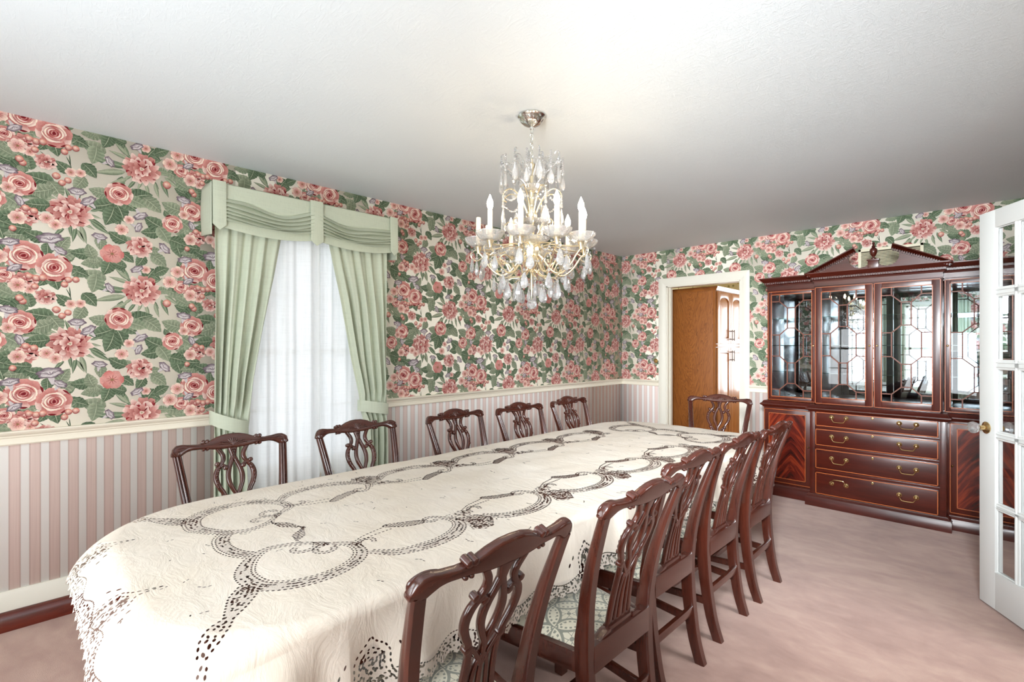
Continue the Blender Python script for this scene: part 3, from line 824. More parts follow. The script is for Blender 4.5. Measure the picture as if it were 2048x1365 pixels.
# soft rounded returns at the ends
for a, s in ((V0, -1), (V1, 1)):
    def fn(u, v, a=a, s=s):
        z = 2.255-.275*v-.02*v*u
        return PW(a+s*(.001+.010*math.sin(PI*v)*math.sin(PI*min(1, u+.15))), .004+(VF+.004)*u, z)
    grid_mesh('valance_return', fn, 14, 14, M['curtain'], val, .004)
VM = 1.358
def swag(a0, a1, seed):
    rr = random.Random(seed); npl = 6
    jt = [rr.uniform(-.12, .12) for _ in range(npl+2)]
    def fn(s, t):
        a = a0+(a1-a0)*s
        sag = 4*s*(1-s); sag = sag*(1.0+.25*(s-.5))
        # t 0..0.28 plain header, then pleats, then a flat hem band
        z0 = 2.255; hd = .070+.040*sag+.012*math.sin(9*s+seed)
        hem = .045
        bottom = .245+.030*sag
        if t < .2: z = z0-hd*(t/.2); x = VF+.006+.010*(t/.2)
        elif t < .88:
            k = (t-.2)/.68; q = k*npl; i = int(q); fq = q-i
            pl = bottom-hem-hd; p = pl/npl; amp = .036*(.45+.55*min(1, 1.6*sag)); lap = .015*min(1, 2*sag)
            zt = z0-hd-p*i+(lap if i else 0); zb = z0-hd-p*(i+1)
            w_ = -.020*sag*math.sin(PI*k)+.005*math.sin(7*s+i*2.1+jt[i]*9)*sag
            if fq < .8: q = fq/.8; z = zt+(zb-zt)*q; x = VF+.010+amp*q**1.1
            else: q = (fq-.8)/.2; z = zb+lap*q; x = VF+.010+amp*(1-q)
            z += w_
        else:
            k = (t-.88)/.12
            z = z0-bottom+hem-(hem)*k; x = VF+.014+.004*k
        return PW(a, x, z)
    grid_mesh('swag', fn, 60, 150, M['curtain'], val, .002)
swag(V0+.03, VM, 2); swag(VM, V1-.03, 5)
for a, w, zb in ((V0+.033, .068, 1.985), (VM, .082, 1.975), (V1-.033, .062, 1.985)):
    mb = MB(); rings = []
    o = VF+.022
    out = [(a-w/2, 2.262), (a+w/2, 2.262), (a+w/2, zb+.03), (a, zb), (a-w/2, zb+.03)]
    mb.prism(out, lambda p, q, d: PW(p, d+.014*math.sin(PI*min(1, max(0, (2.262-q)/.30))), q), o, o+.006)
    s_ = mb.build('strap', M['curtain'], val, bevel=.002)
# windows on the wall behind the camera: plain tied drapes (seen only in mirrors)
PD_ = lambda a, o, z: (a, YD+o, z)
names = ['right of both front windows', 'between the front windows', 'left of both front windows']
for k, (a0, a1, s) in enumerate(((-2.62, -2.34, 1), (-1.72, -1.28, 1), (-.66, -.38, 1))):
    rr = random.Random(40+k); ph = rr.uniform(0, 6)
    def fn(s_, t, a0=a0, a1=a1, ph=ph):
        z = 2.2-t*2.17
        return PD_(a0+(a1-a0)*s_, .10+.022*math.sin(2*PI*6*s_+ph)+.01*math.sin(2*PI*10*s_+t), z)
    o = grid_mesh('curtain_panel', fn, 70, 16, M['curtain'], None, .002, origin=((a0+a1)/2, YD+.1, 0))
    tag(o, 'straight sage curtain %s, seen only in the cabinet mirror' % names[k], 'curtain', 'straight curtains at the front windows')
# ------------------------------------------------------------------ breakfront china cabinet
CX = -.711
CO = (CX, 5.28, 0)
def flame_mat():
    m, nt, b = newmat('crotch_mahogany_veneer'); g = N(nt); co = g.coord()
    sp = g.n('ShaderNodeSeparateXYZ'); g.link(co, sp.inputs[0])
    ax = g.math('ABSOLUTE', sp.outputs[0])
    dx = g.math('ABSOLUTE', g.math('SUBTRACT', ax, .60))
    p = g.math('ADD', sp.outputs[2], g.math('MULTIPLY', g.math('POWER', g.math('ADD', dx, .01), 1.35), 2.6))
    cb = g.n('ShaderNodeCombineXYZ'); g.link(g.math('MULTIPLY', sp.outputs[0], 5.0), cb.inputs[0]); g.link(g.math('MULTIPLY', p, 17), cb.inputs[1])
    f = g.noise(cb.outputs[0], 1.0, 4, .6, .7)
    glow = g.math('MULTIPLY', g.math('MULTIPLY', dx, 1.7), 1.0)
    f = g.math('ADD', f, g.math('MULTIPLY', glow, .35))
    c = g.ramp(f, [(.36, lin((40,10,7))), (.52, lin((86,24,14))), (.70, lin((140,52,26)))])
    g.link(c, b.inputs['Base Color']); b.inputs['Roughness'].default_value = .25
    b.inputs['Coat Weight'].default_value = .4; b.inputs['Coat Roughness'].default_value = .1
    return m
M['flame'] = flame_mat()
cab = thing('china_cabinet', 'large mahogany breakfront china cabinet with glazed doors, drawers and broken pediment', 'china cabinet', CO)
def cb(mb, name, m, parent=None, **k):
    return mb.build(name, m, parent if parent is not None else cab, origin=CO, **k)
YS, YC, US, UC, YK = 4.80, 4.71, 4.84, 4.75, 5.27
XS, XM = .822, .432
# lower carcass
mb = MB()
for s in (-1, 1):
    mb.box((CX+s*XM, YS, .09), (CX+s*XS, YK, .79))
mb.box((CX-XM, YC, .09), (CX+XM, YK, .79))
cb(mb, 'lower_case', M['cabinet_v'], bevel=.002)
mb = MB()
pp = [(0,0),(.030,0),(.030,.066),(.024,.074),(.024,.082),(.012,.094),(.010,.10),(0,.10)]
def run(mb, prof, xa, xb, yf, ends=(1,1), ret=.02):
    """moulding along a front face at y=yf, outwards -y, with mitred end returns to the back"""
    pts0 = [(xa-(o if ends[0] else 0), yf-o, z) for o, z in prof]; pts1 = [(xb+(o if ends[1] else 0), yf-o, z) for o, z in prof]
    rings = []
    if ends[0]: rings.append([(xa-o, YK, z) for o, z in prof])
    rings += [pts0, pts1]
    if ends[1]: rings.append([(xb+o, YK, z) for o, z in prof])
    mb.rings(rings)
def run3(mb, prof, xs, xm, ys, yc):
    run(mb, prof, CX-xs, CX-xm, ys, (1,0)); run(mb, prof, CX+xm, CX+xs, ys, (0,1)); run(mb, prof, CX-xm, CX+xm, yc, (1,1))
run3(mb, pp, XS, XM, YS, YC)
cb(mb, 'plinth', M['cabinet'], smooth=40)
mb = MB()
wp = [(0,.785),(.008,.785),(.012,.795),(.024,.802),(.028,.808),(.026,.815),(.014,.822),(.006,.836),(0,.842)]
run3(mb, wp, XS, XM, YS, YC)
mb.box((CX-XS, YS, .786), (CX+XS, YK, .842)); mb.box((CX-XM, YC, .786), (CX+XM, YS, .842))
cb(mb, 'waist_moulding', M['cabinet'], smooth=40)
def frame(mb, x0, x1, z0, z1, w, y, t=.0012):
    mb.box((x0,y-t,z0),(x0+w,y,z1)); mb.box((x1-w,y-t,z0),(x1,y,z1)); mb.box((x0,y-t,z0),(x1,y,z0+w)); mb.box((x0,y-t,z1-w),(x1,y,z1))
# lower doors with flame panels
for s in (-1, 1):
    x0, x1 = sorted((CX+s*(XS-.004), CX+s*(XM+.012)))
    mb = MB(); mb.box((x0, YS-.010, .118), (x1, YS+.001, .772))
    d = cb(mb, 'door', M['cabinet_v'], bevel=.002)
    tag(d, 'lower %s door with flame-figured panel' % ('left' if s < 0 else 'right'))
    mb = MB(); a0, a1 = x0+.040, x1-.040
    mb.box((a0, YS-.0112, .158), (a1, YS-.009, .735)); cb(mb, 'flame_panel', M['flame'], d, smooth=0)
    mb = MB(); frame(mb, a0, a1, .158, .735, .0045, YS-.0112); frame(mb, x0+.002, x1-.002, .120, .770, .004, YS-.010)
    cb(mb, 'inlay_band', M['inlay'], d, smooth=0)
    mb = MB(); kx = x1-.016 if s < 0 else x0+.016
    mb.lathe([(.001,0),(.006,0),(.004,.006),(.007,.012),(.001,.017)], 12, (kx, YS-.010, .462), rot=Matrix.Rotation(R(90), 3, 'X'))
    cb(mb, 'knob', M['brass'], d)
# drawers
def pull(x, z, parent, y, up=False):
    mb = MB(); rot = Matrix.Rotation(R(90), 3, 'X')
    for s in (-1, 1):
        mb.lathe([(.001,0),(.017,0),(.0175,.003),(.013,.006),(.008,.009),(.006,.016),(.009,.020),(.006,.025),(.001,.026)], 16, (x+s*.050, y, z), rot=rot)
    q = -1 if up else 1
    pth = spline([(-.046,.0),(-.047,-.012*q),(-.040,-.026*q),(-.034,-.034*q),(-.026,-.036*q),(0,-.037*q),(.026,-.036*q),(.034,-.034*q),(.040,-.026*q),(.047,-.012*q),(.046,0)], 4)
    mb.tube([(x+a, y-.020-.004*abs(b)/.037, z+b) for a, b in pth], .0034, 8)
    return cb(mb, 'bail_pull', M['brass'], parent)
DR = [(.668,.786,.749,.768),(.508,.646,.590,.626),(.316,.480,.413,.455),(.104,.286,.209,.262)]
for i, (z0, z1, zp, zk) in enumerate(DR):
    mb = MB(); mb.box((CX-.390, YC-.012, z0), (CX+.390, YC+.001, z1))
    d = cb(mb, 'drawer', M['cabinet'], bevel=.002)
    mb = MB(); frame(mb, CX-.388, CX+.388, z0+.002, z1-.002, .0055, YC-.012)
    cb(mb, 'inlay_band', M['inlay'], d, smooth=0)
    pull(CX-.222, zp, d, YC-.012, up=(i == 3)); pull(CX+.215, zp, d, YC-.012)
    mb = MB(); mb.lathe([(.001,0),(.011,0),(.011,.0015),(.008,.003),(.005,.0032),(.001,.0025)], 16, (CX, YC-.012, zk), rot=Matrix.Rotation(R(90), 3, 'X'), scale=(.8,1,1))
    k = cb(mb, 'keyhole', M['brass'], d)
    mb = MB(); mb.lathe([(.0005,.0026),(.003,.0035),(.001,.0045)], 10, (CX, YC-.012, zk+.001), rot=Matrix.Rotation(R(90), 3, 'X'))
    cb(mb, 'key_slot', M['black'], k)
mb = MB()
for z in (.657, .494, .301): mb.box((CX-.395, YC-.004, z-.008), (CX+.395, YC, z+.008))
for s in (-1, 1): mb.box((CX+s*.412-.016, YC-.003, .10), (CX+s*.412+.016, YC, .785))
cb(mb, 'drawer_rail', M['cabinet'], bevel=.001)
# upper case: hollow, mirrored back, glass shelves
UX, UM, Z0, Z1 = .804, .408, .842, 1.83
t = .02
mb = MB()
for s in (-1, 1):
    mb.box((CX+s*UX, US, Z0), (CX+s*(UX-t), YK, Z1)); mb.box((CX+s*UM, UC, Z0), (CX+s*(UM-t*.6), US, Z1))
    mb.box((CX+s*UM, US, Z0), (CX+s*(UM-t*.6), YK, Z1))
mb.box((CX-UX, US, Z0), (CX+UX, YK, Z0+.012)); mb.box((CX-UM, UC, Z0), (CX+UM, US, Z0+.012))
mb.box((CX-UX, US, 1.815), (CX+UX, YK, 1.90)); mb.box((CX-UM, UC, 1.822), (CX+UM, US, 1.90))
mb.box((CX-UX, YK-.012, Z0), (CX+UX, YK, Z1))
cb(mb, 'upper_case', M['cabinet_v'], bevel=.0015)
for (a, b) in ((-UX+t, -UM), (-UM+.012, UM-.012), (UM, UX-t)):
    mb = MB(); mb.box((CX+a, YK-.016, Z0+.012), (CX+b, YK-.0125, 1.815)); cb(mb, 'mirror_back', M['mirror'], smooth=0)
    for z in (1.10, 1.335, 1.575):
        yf = (UC if a > -UM-.001 and b < UM else US)+.05
        mb = MB(); mb.box((CX+a+.002, yf, z), (CX+b-.002, YK-.02, z+.006)); cb(mb, 'glass_shelf', M['shelfglass'], smooth=0)
def glazed(x0, x1, z0, z1, st, rb, rt, y, knobx, label):
    mb = MB(); d0, d1 = y-.016, y+.004
    mb.box((x0,d0,z0),(x0+st,d1,z1)); mb.box((x1-st,d0,z0),(x1,d1,z1)); mb.box((x0+st,d0,z0),(x1-st,d1,z0+rb)); mb.box((x0+st,d0,z1-rt),(x1-st,d1,z1))
    d = cb(mb, 'glazed_door', M['cabinet_v'], bevel=.002); tag(d, label)
    g0, g1, h0, h1 = x0+st, x1-st, z0+rb, z1-rt
    mb = MB(); frame(mb, x0+.002, x1-.002, z0+.002, z1-.002, .004, d0); frame(mb, g0-.006, g1+.006, h0-.006, h1+.006, .005, d0)
    cb(mb, 'inlay_band', M['inlay'], d, smooth=0)
    V = [.0, .065, .13, .33, .395, .605, .67, .87, .935, 1.0]
    segs = []
    for u, w in ((.2,.4),(.8,.6)):
        e = 0 if u < .5 else 1
        segs += [((u,0),(u,.065)),((u,.065),(w,.13)),((w,.13),(w,.33)),((w,.33),(u,.395)),((u,.395),(u,.605)),((u,.605),(w,.67)),((w,.67),(w,.87)),((w,.87),(u,.935)),((u,.935),(u,1)),
                 ((e,.065),(u,.065)),((e,.395),(u,.395)),((e,.605),(u,.605)),((e,.935),(u,.935))]
    for v in (.13,.33,.67,.87): segs.append(((.4,v),(.6,v)))
    mb = MB()
    for (p, q) in segs:
        P = lambda c: (g0+(g1-g0)*c[0], y-.008, h1-(h1-h0)*c[1])
        mb.bar(P(p), P(q), .008, .009, up=(0,1,0))
    cb(mb, 'glazing_bars', M['barwood'], d, smooth=0)
    mb = MB(); mb.box((g0-.004, y-.004, h0-.004), (g1+.004, y-.001, h1+.004)); cb(mb, 'glass_pane', M['cabglass'], d, smooth=0)
    mb = MB(); mb.lathe([(.001,0),(.008,0),(.005,.006),(.0075,.012),(.006,.018),(.001,.020)], 12, (knobx, d0, 1.335), rot=Matrix.Rotation(R(90), 3, 'X'))
    cb(mb, 'knob', M['brass'], d)
glazed(CX-.798, CX-.414, .846, 1.824, .035, .038, .034, US, CX-.432, 'narrow left glazed door')
glazed(CX-.402, CX-.002, .850, 1.826, .052, .056, .046, UC, CX-.024, 'left glazed door of the centre pair')
glazed(CX+.002, CX+.402, .850, 1.826, .052, .056, .046, UC, CX+.024, 'right glazed door of the centre pair')
glazed(CX+.414, CX+.798, .846, 1.824, .035, .038, .034, US, CX+.432, 'narrow right glazed door')
mb = MB()
fz = [(0,1.828),(.006,1.828),(.006,1.832),(.002,1.836),(.002,1.872),(0,1.874)]
run3(mb, fz, UX, UM, US, UC); cb(mb, 'frieze', M['cabinet'], smooth=30)
mb = MB()
cp = [(0,1.872),(.008,1.872),(.012,1.884),(.022,1.890),(.022,1.906),(.030,1.908),(.040,1.922),(.052,1.932),(.056,1.938),(.056,1.946),(0,1.946)]
run3(mb, cp, UX, UM, US, UC)
mb.box((CX-UX, US, 1.90), (CX+UX, YK, 1.946)); mb.box((CX-UM, UC, 1.90), (CX+UM, US, 1.946))
cb(mb, 'cornice', M['cabinet'], smooth=30)
def dents(x0, x1, y):
    mb = MB()
    n = int((x1-x0)/.0160)
    for i in range(n): 
        x = x0+(i+.5)*(x1-x0)/n; mb.box((x-.0050, y-.034, 1.890), (x+.0050, y-.018, 1.906))
    cb(mb, 'dentil_row', M['cabinet'], smooth=0)
dents(CX-UX-.02, CX-UM-.02, US); dents(CX-UM-.02, CX+UM+.02, UC); dents(CX+UM+.02, CX+UX+.02, US)
# broken pediment
yp = UC-.02
PL = lambda a, b, d: (CX+a, yp+d, b)
for s in (-1, 1):
    out = [(s*.44, 1.946), (s*.118, 2.098)]
    c0, rad = (.086, 2.030), .076
    for i in range(15):
        th = R(62)-R(62+148)*i/14
        out.append((s*(c0[0]+rad*math.cos(th)), c0[1]+rad*math.sin(th)))
    out = [p for p in out if abs(p[0]) >= .030]
    out += [(s*.030, 1.965), (s*.030, 1.946)]
    mb = MB(); mb.prism(out, PL, 0, .016); cb(mb, 'pediment_panel', M['cabinet'], smooth=30)
    # raking cornice
    p0, p1 = Vector((s*.462, 0, 1.944)), Vector((s*.112, 0, 2.108))
    prof = [(.0,-.004),(.0,.0),(.010,.004),(.016,.012),(.022,.014),(.034,.022),(.044,.026),(.046,.034),(-.016,.034),(-.016,-.004)]
    mb = MB(); dirv = (p1-p0).normalized(); nz = Vector((-dirv.z*s, 0, dirv.x*s)) 
    if nz.z < 0: nz = -nz
    rings = []
    for p in (p0, p1):
        rings.append([(CX+p.x+nz.x*b*(.6 if p is p0 else 1), yp-a, p.z-.022+nz.z*b*(.6 if p is p0 else 1)) for a, b in prof])
    mb.rings(rings); rk = cb(mb, 'raking_cornice', M['cabinet'], smooth=30)
    mb = MB(); n = 24
    for i in range(n):
        p = p0+(p1-p0)*((i+.9)/(n+.8)); 
        mb.obox((CX+p.x, yp-.010, p.z-.030), (.0040, .014, .0085))
    cb(mb, 'dentil_row', M['cabinet'], rk, smooth=0)
mb = MB(); mb.box((CX-.034, yp-.012, 1.946), (CX+.034, yp+.04, 2.004)); mb.box((CX-.040, yp-.018, 2.004), (CX+.040, yp+.044, 2.014))
cb(mb, 'pediment_block', M['cabinet'], bevel=.002)
mb = MB(); mb.lathe([(.001,2.014),(.018,2.014),(.018,2.022),(.009,2.028),(.008,2.036),(.019,2.050),(.026,2.072),(.025,2.090),(.016,2.102),(.008,2.106),(.014,2.112),(.009,2.122),(.006,2.128),(.010,2.136),(.008,2.146),(.001,2.152)], 20, (CX, yp+.013, 0))
cb(mb, 'urn_finial', M['cabinet'])
# ------------------------------------------------------------------ carved dining chairs
def damask_mat():
    m, nt, b = newmat('medallion_damask'); g = N(nt); co = g.coord()
    def rings(off):
        sp = g.n('ShaderNodeSeparateXYZ'); g.link(g.mapping(co, scale=(7.2,7.2,0), loc=off), sp.inputs[0])
        x = g.math('SUBTRACT', g.math('FRACT', sp.outputs[0]), .5); y = g.math('SUBTRACT', g.math('FRACT', sp.outputs[1]), .5)
        r = g.math('SQRT', g.math('ADD', g.math('MULTIPLY', x, x), g.math('MULTIPLY', y, y)))
        th = g.math('ARCTAN2', y, x)
        band = g.math('LESS_THAN', g.math('ABSOLUTE', g.math('SUBTRACT', r, .52)), .030)
        dots = g.math('MULTIPLY', g.math('LESS_THAN', g.math('ABSOLUTE', g.math('SUBTRACT', r, .44)), .022), g.math('GREATER_THAN', g.math('SINE', g.math('MULTIPLY', th, 26)), .0))
        lob = g.math('ADD', .17, g.math('MULTIPLY', g.math('COSINE', g.math('MULTIPLY', th, 4)), .10))
        flo = g.math('LESS_THAN', g.math('ABSOLUTE', g.math('SUBTRACT', r, lob)), .018)
        cor = g.math('LESS_THAN', r, .05)
        return g.math('MAXIMUM', g.math('MAXIMUM', band, dots), g.math('MAXIMUM', flo, cor))
    f = g.math('MAXIMUM', rings((.0,.0,0)), rings((.5,.5,0)))
    wv = g.noise(g.mapping(co, scale=(400,400,400)), 1, 2)
    vo = g.n('ShaderNodeTexVoronoi'); vo.inputs['Scale'].default_value = 62; g.link(co, vo.inputs['Vector'])
    sm = g.math('LESS_THAN', vo.outputs['Distance'], .16)
    f = g.math('MAXIMUM', f, g.math('MULTIPLY', sm, .6))
    c = g.mix(f, lin((214,208,188)), lin((128,130,120)))
    c = g.mix(g.math('MULTIPLY', wv, .25), c, lin((150,148,128)))
    g.link(c, b.inputs['Base Color']); b.inputs['Roughness'].default_value = .7
    b.inputs['Sheen Weight'].default_value = .3
    g.link(g.bump(g.math('ADD', f, wv), .15, .001), b.inputs['Normal'])
    return m
M['damask'] = damask_mat()
# chair stands facing +y, back at -y
STILE = [(.148,-.268,0),(.151,-.238,.10),(.155,-.216,.24),(.158,-.206,.36),(.163,-.206,.46),(.174,-.220,.58),(.187,-.248,.70),(.199,-.284,.81),(.205,-.304,.865)]
_st = spline(STILE, 8)
ZB = [(p[2], p[1]) for p in _st]; ZA = [(p[2], p[0]) for p in _st]
def yb(z):
    if z > .865: return ZB[-1][1]-(z-.865)*.36
    return itp(z, ZB)
def back_pt(a, z, d=0):
    """point on the raked, slightly dished back plane; d towards the sitter"""
    y = yb(z)-.014*(1-(a/.22)**2)*min(1, max(0, (z-.45)/.35))
    sl = (yb(z+.01)-yb(z-.01))/.02
    n = 1/math.sqrt(1+sl*sl)
    return Vector((a, y+d*n, z-d*sl*n))
def rrect(w, t, n=3, rf=.4, rb=.25):
    """rounded rectangle ring (across, depth): front corners (d>0) rounder"""
    out = []
    for (sx, sy, k, r) in ((1,1,0,rf),(-1,1,1,rf),(-1,-1,2,rb),(1,-1,3,rb)):
        rad = r*min(w, t)
        for i in range(n+1):
            a = R(90)*(k+i/n)
            out.append((sx*(w/2-rad)+rad*math.cos(a), sy*(t/2-rad)+rad*math.sin(a)))
    return out
def stroke(mb, pts, ws, t=.017, dz=0, n=6, mirror=False):
    """carved strap along pts[(a,z)] in the back plane, width ws, thickness t"""
    P = spline(pts, n); W = [w[0] for w in spline([(w,) for w in (ws if hasattr(ws,'__len__') else [ws]*len(pts))], n)]
    for s in ((1,-1) if mirror else (1,)):
        rings = []
        for i, (a, z) in enumerate(P):
            q, p = P[min(i+1, len(P)-1)], P[max(i-1, 0)]
            tx, tz = q[0]-p[0], q[1]-p[1]; l = math.hypot(tx, tz)+1e-9; nx, nz = -tz/l, tx/l
            rings.append([back_pt(s*(a+nx*u), z+nz*u, d+dz) for u, d in rrect(max(.003, W[i]), t)])
        mb.rings(rings)
def volute(mb, a, z, r, t=.020, mirror=True):
    for s in ((1,-1) if mirror else (1,)):
        ring = []; rings = []
        for (k, d) in ((.55,-t/2),(.95,-t/2+.002),(1,0),(.92,t/2-.001),(.6,t/2+.002),(.25,t/2+.003)):
            rings.append([back_pt(s*(a+r*k*math.cos(2*PI*i/14)), z+r*k*math.sin(2*PI*i/14), d) for i in range(14)])
        mb.rings(rings)
CT = [(0,.932),(.03,.930),(.06,.922),(.085,.910),(.105,.9025),(.13,.900),(.16,.9035),(.185,.908),(.205,.907),(.218,.899),(.226,.884)]
CBm = [(0,.868),(.03,.8675),(.055,.869),(.075,.872),(.095,.876),(.12,.879),(.15,.880),(.168,.876),(.183,.867),(.195,.858),(.226,.858)]
def chair(label, group):
    t = thing('dining_chair', label, 'chair', (0,0,0), 0, group)
    W, WX = M['chairwood'], M['chairx']
    # rear posts (leg and stile in one run), reeded on the upper front
    for s in (-1, 1):
        mb = MB(); rings = []
        for (x, y, z) in _st:
            w = itp(z, [(0,.033),(.25,.036),(.46,.036),(.65,.032),(.865,.031)]); d = itp(z, [(0,.038),(.3,.046),(.46,.048),(.65,.040),(.865,.026)])
            k = min(1, max(0, (z-.48)/.06)); ring = []
            for u in np.linspace(-.5, .5, 13):
                fl = abs(math.sin(PI*3.0*(u+.5)))**.6
                ring.append((s*x+u*w, y+d/2-(.006*k)*(1-fl)-.004*k*(2*abs(u))**2, z))
            ring += [(s*x+w*.5, y-d*.30, z), (s*x+w*.40, y-d/2, z), (s*x-w*.40, y-d/2, z), (s*x-w*.5, y-d*.30, z)]
            rings.append(ring)
        mb.rings(rings); mb.build('back_post', W, t, smooth=40)
    # crest rail
    mb = MB(); rings = []
    A = list(np.linspace(-.226, .226, 81))
    for a in A:
        zt, zb = itp(abs(a), CT), itp(abs(a), CBm)
        e = max(0, (abs(a)-.205)/.021); th = .026*(1-.25*e*e); 
        if e > 0: 
            m_ = (zt+zb)/2; k = math.sqrt(max(.02, 1-(e*.92)**2)); zt, zb = m_+(zt-m_)*k, m_+(zb-m_)*k
        rings.append([back_pt(a, (zt+zb)/2+u, d+.002) for u, d in rrect(zt-zb, th, 3, .38, .32)])
    mb.rings(rings)
    for s in (-1, 1):       # paired scroll knuckles on the top edge, small drops beneath
        for da in (-.0075, .0065):
            for zz, rr, hh in ((.9065, .0085, .030), (.8755, .006, .026)):
                a = s*(.103+da)
                mb.rings([[back_pt(a+rr*k*math.cos(2*PI*i/10), zz+rr*k*math.sin(2*PI*i/10), d+.002) for i in range(10)] for k, d in ((.6,-hh/2),(1,-hh/2+.003),(1,hh/2-.003),(.6,hh/2))])
    cr = mb.build('crest_rail', WX, t, smooth=42)
    # carving on the front of the crest: shell, husks, ear scrolls
    mb = MB()
    def rel(pts, r, dz=.0155, mir=True, n=4, sides=None):
        P = spline(pts, n)
        for s in (sides or ((1,-1) if mir else (1,))):
            m = len(P); mb.tube([back_pt(s*a, z, dz) for a, z in P], [r*(.45+.55*math.sin(PI*(i+.8)/(m+.6))) for i in range(m)], 6)
    rel([(0,.880),(0,.910)], .0042, mir=False)
    for a, z in ((.009,.909),(.018,.905),(.026,.898)): rel([(.003,.880),(a*.6,.880+(z-.880)*.55),(a,z)], .0036)
    rel([(.012,.879),(.028,.885),(.045,.889),(.055,.885)], .0036); rel([(.020,.889),(.036,.896),(.048,.898)], .003)
    mb.build('shell_carving', WX, cr, smooth=60)
    for sd in (-1, 1):
        mb = MB(); q = (sd,)
        rel([(.07,.891),(.1,.890),(.14,.892),(.17,.897)], .0026, sides=q)
        rel([(.165,.899),(.185,.903),(.205,.900),(.219,.889),(.218,.873),(.208,.864),(.199,.868),(.199,.876),(.206,.879),(.209,.874)], .0042, .013, sides=q)
        rel([(.172,.891),(.188,.894),(.203,.889)], .003, sides=q); rel([(.178,.884),(.190,.885),(.200,.881)], .0028, sides=q)
        mb.build('scroll_carving', WX, cr, smooth=60)
    # pierced splat
    mb = MB()
    stroke(mb, [(.058,.874),(.050,.862),(.041,.845),(.039,.828),(.045,.812),(.056,.802),(.064,.803)], [.016,.017,.018,.018,.016,.012,.008], mirror=True)
    volute(mb, .064, .808, .0095)
    stroke(mb, [(.034,.794),(.044,.800),(.056,.795),(.067,.780),(.073,.757),(.071,.733),(.062,.708),(.052,.690),(.047,.672)], [.010,.014,.017,.020,.021,.020,.019,.018,.020], mirror=True)
    volute(mb, .034, .789, .0105)
    stroke(mb, [(0,.874),(0,.855),(0,.835),(.003,.820)], [.040,.030,.022,.020], t=.018)
    stroke(mb, [(.003,.832),(.011,.808),(.021,.782),(.027,.752),(.024,.722),(.014,.695),(.004,.672),(.001,.655)], [.016,.017,.018,.019,.018,.016,.014,.014], mirror=True)
    volute(mb, .047, .670, .0125)
    # lower panel: bars running down to the shoe
    stroke(mb, [(.044,.672),(.040,.640),(.041,.590),(.046,.530),(.052,.466)], [.018,.016,.016,.018,.020], mirror=True)
    stroke(mb, [(0,.668),(0,.62),(0,.56),(0,.466)], [.016,.012,.014,.024])
    stroke(mb, [(.038,.668),(.022,.648),(.010,.628),(.002,.612)], [.012,.010,.010,.010], mirror=True)
    stroke(mb, [(.003,.640),(.014,.618),(.020,.590),(.024,.540),(.027,.466)], [.010,.010,.011,.012,.016], mirror=True)
    stroke(mb, [(-.058,.470),(0,.470),(.058,.470)], .016)
    sp_ = mb.build('splat', W, t, smooth=40)
    mb = MB()
    for a, z, r in ((0,.862,.005),(-.008,.861,.0045),(.008,.861,.0045),(-.004,.852,.0042),(.004,.852,.0042),(0,.843,.004),(0,.835,.0032)):
        mb.ball(back_pt(a, z, .010), r, 8, 5)
    mb.build('berry_carving', W, sp_, smooth=60)
    for s in (-1, 1):
        mb = MB()
        for k in range(6): mb.ball(back_pt(s*itp(k, [(0,.058),(2,.071),(3,.073),(5,.069)]), .792-.016*k, .008), .0045, 6, 4, s=(1,1,1.6))
        mb.build('leaf_carving', W, sp_, smooth=60)
    # seat rails, shoe
    mb = MB(); mb.box((-.148,-.230,.372),(.148,-.196,.452)); 
    for s in (-1, 1):
        mb.prism([(s*.060,.452),(s*.060,.468),(s*.080,.466),(s*.105,.455),(s*.115,.452)], lambda a, b, d: (a, d, b), -.226, -.196)
    mb.box((-.062,-.222,.450),(.062,-.196,.470))
    mb.build('rear_rail', WX, t, bevel=.003)
    FW, FY = .222, .205
    mb = MB(); mb.bar((-FW+.02,FY,.395),(FW-.02,FY,.395),.022,.062); mb.build('front_rail', WX, t, bevel=.003)
    for s in (-1, 1):
        mb = MB(); mb.bar((s*.158,-.20,.395),(s*(FW-.006),FY,.395),.022,.062); mb.build('side_rail', W, t, bevel=.003)
        mb = MB(); a = s*(FW-.016); b = FY-.004
        mb.rings([[(a+u*w, b+v*w, z) for u, v in ((-.5,-.5),(.5,-.5),(.5,.5),(-.5,.5))] for z, w in ((0,.038),(.2,.040),(.43,.042))])
        mb.build('front_leg', W, t, bevel=.004)
    mb = MB()
    for s in (-1, 1): mb.bar((s*.153,-.222,.165),(s*(FW-.016),FY-.004,.165),.018,.030)
    mb.bar((-.188,-.03,.165),(.188,-.03,.165),.018,.028)
    mb.build('stretcher', W, t, bevel=.002)
    mb = MB(); mb.bar((-.150,-.228,.215),(.150,-.228,.215),.018,.032); mb.build('rear_stretcher', WX, t, bevel=.002)
    # slip seat
    def sf(u, v):
        v2 = v; y = -.192+(.218+.192)*v2; hw = (.150+(.224-.150)*v2)-.004
        x = (2*u-1)*hw
        e = max(abs(2*u-1), abs(2*v-1)); 
        z = .424+.034*(1-abs(2*u-1)**4)*(1-abs(2*v-1)**4)
        return (x, y, z)
    mb = MB(); nu = 20
    vs = [sf(i/nu, j/nu) for j in range(nu+1) for i in range(nu+1)]
    fs = [(j*(nu+1)+i, j*(nu+1)+i+1, (j+1)*(nu+1)+i+1, (j+1)*(nu+1)+i) for j in range(nu) for i in range(nu)]
    mb.add(vs, fs)
    rim = [sf(i/nu,0) for i in range(nu+1)]+[sf(1,j/nu) for j in range(1,nu+1)]+[sf(i/nu,1) for i in range(nu-1,-1,-1)]+[sf(0,j/nu) for j in range(nu-1,0,-1)]
    mb.rings([[(x,y,.405) for x,y,z in rim],[(x,y,.424) for x,y,z in rim]])
    mb.build('seat', M['damask'], t, smooth=50)
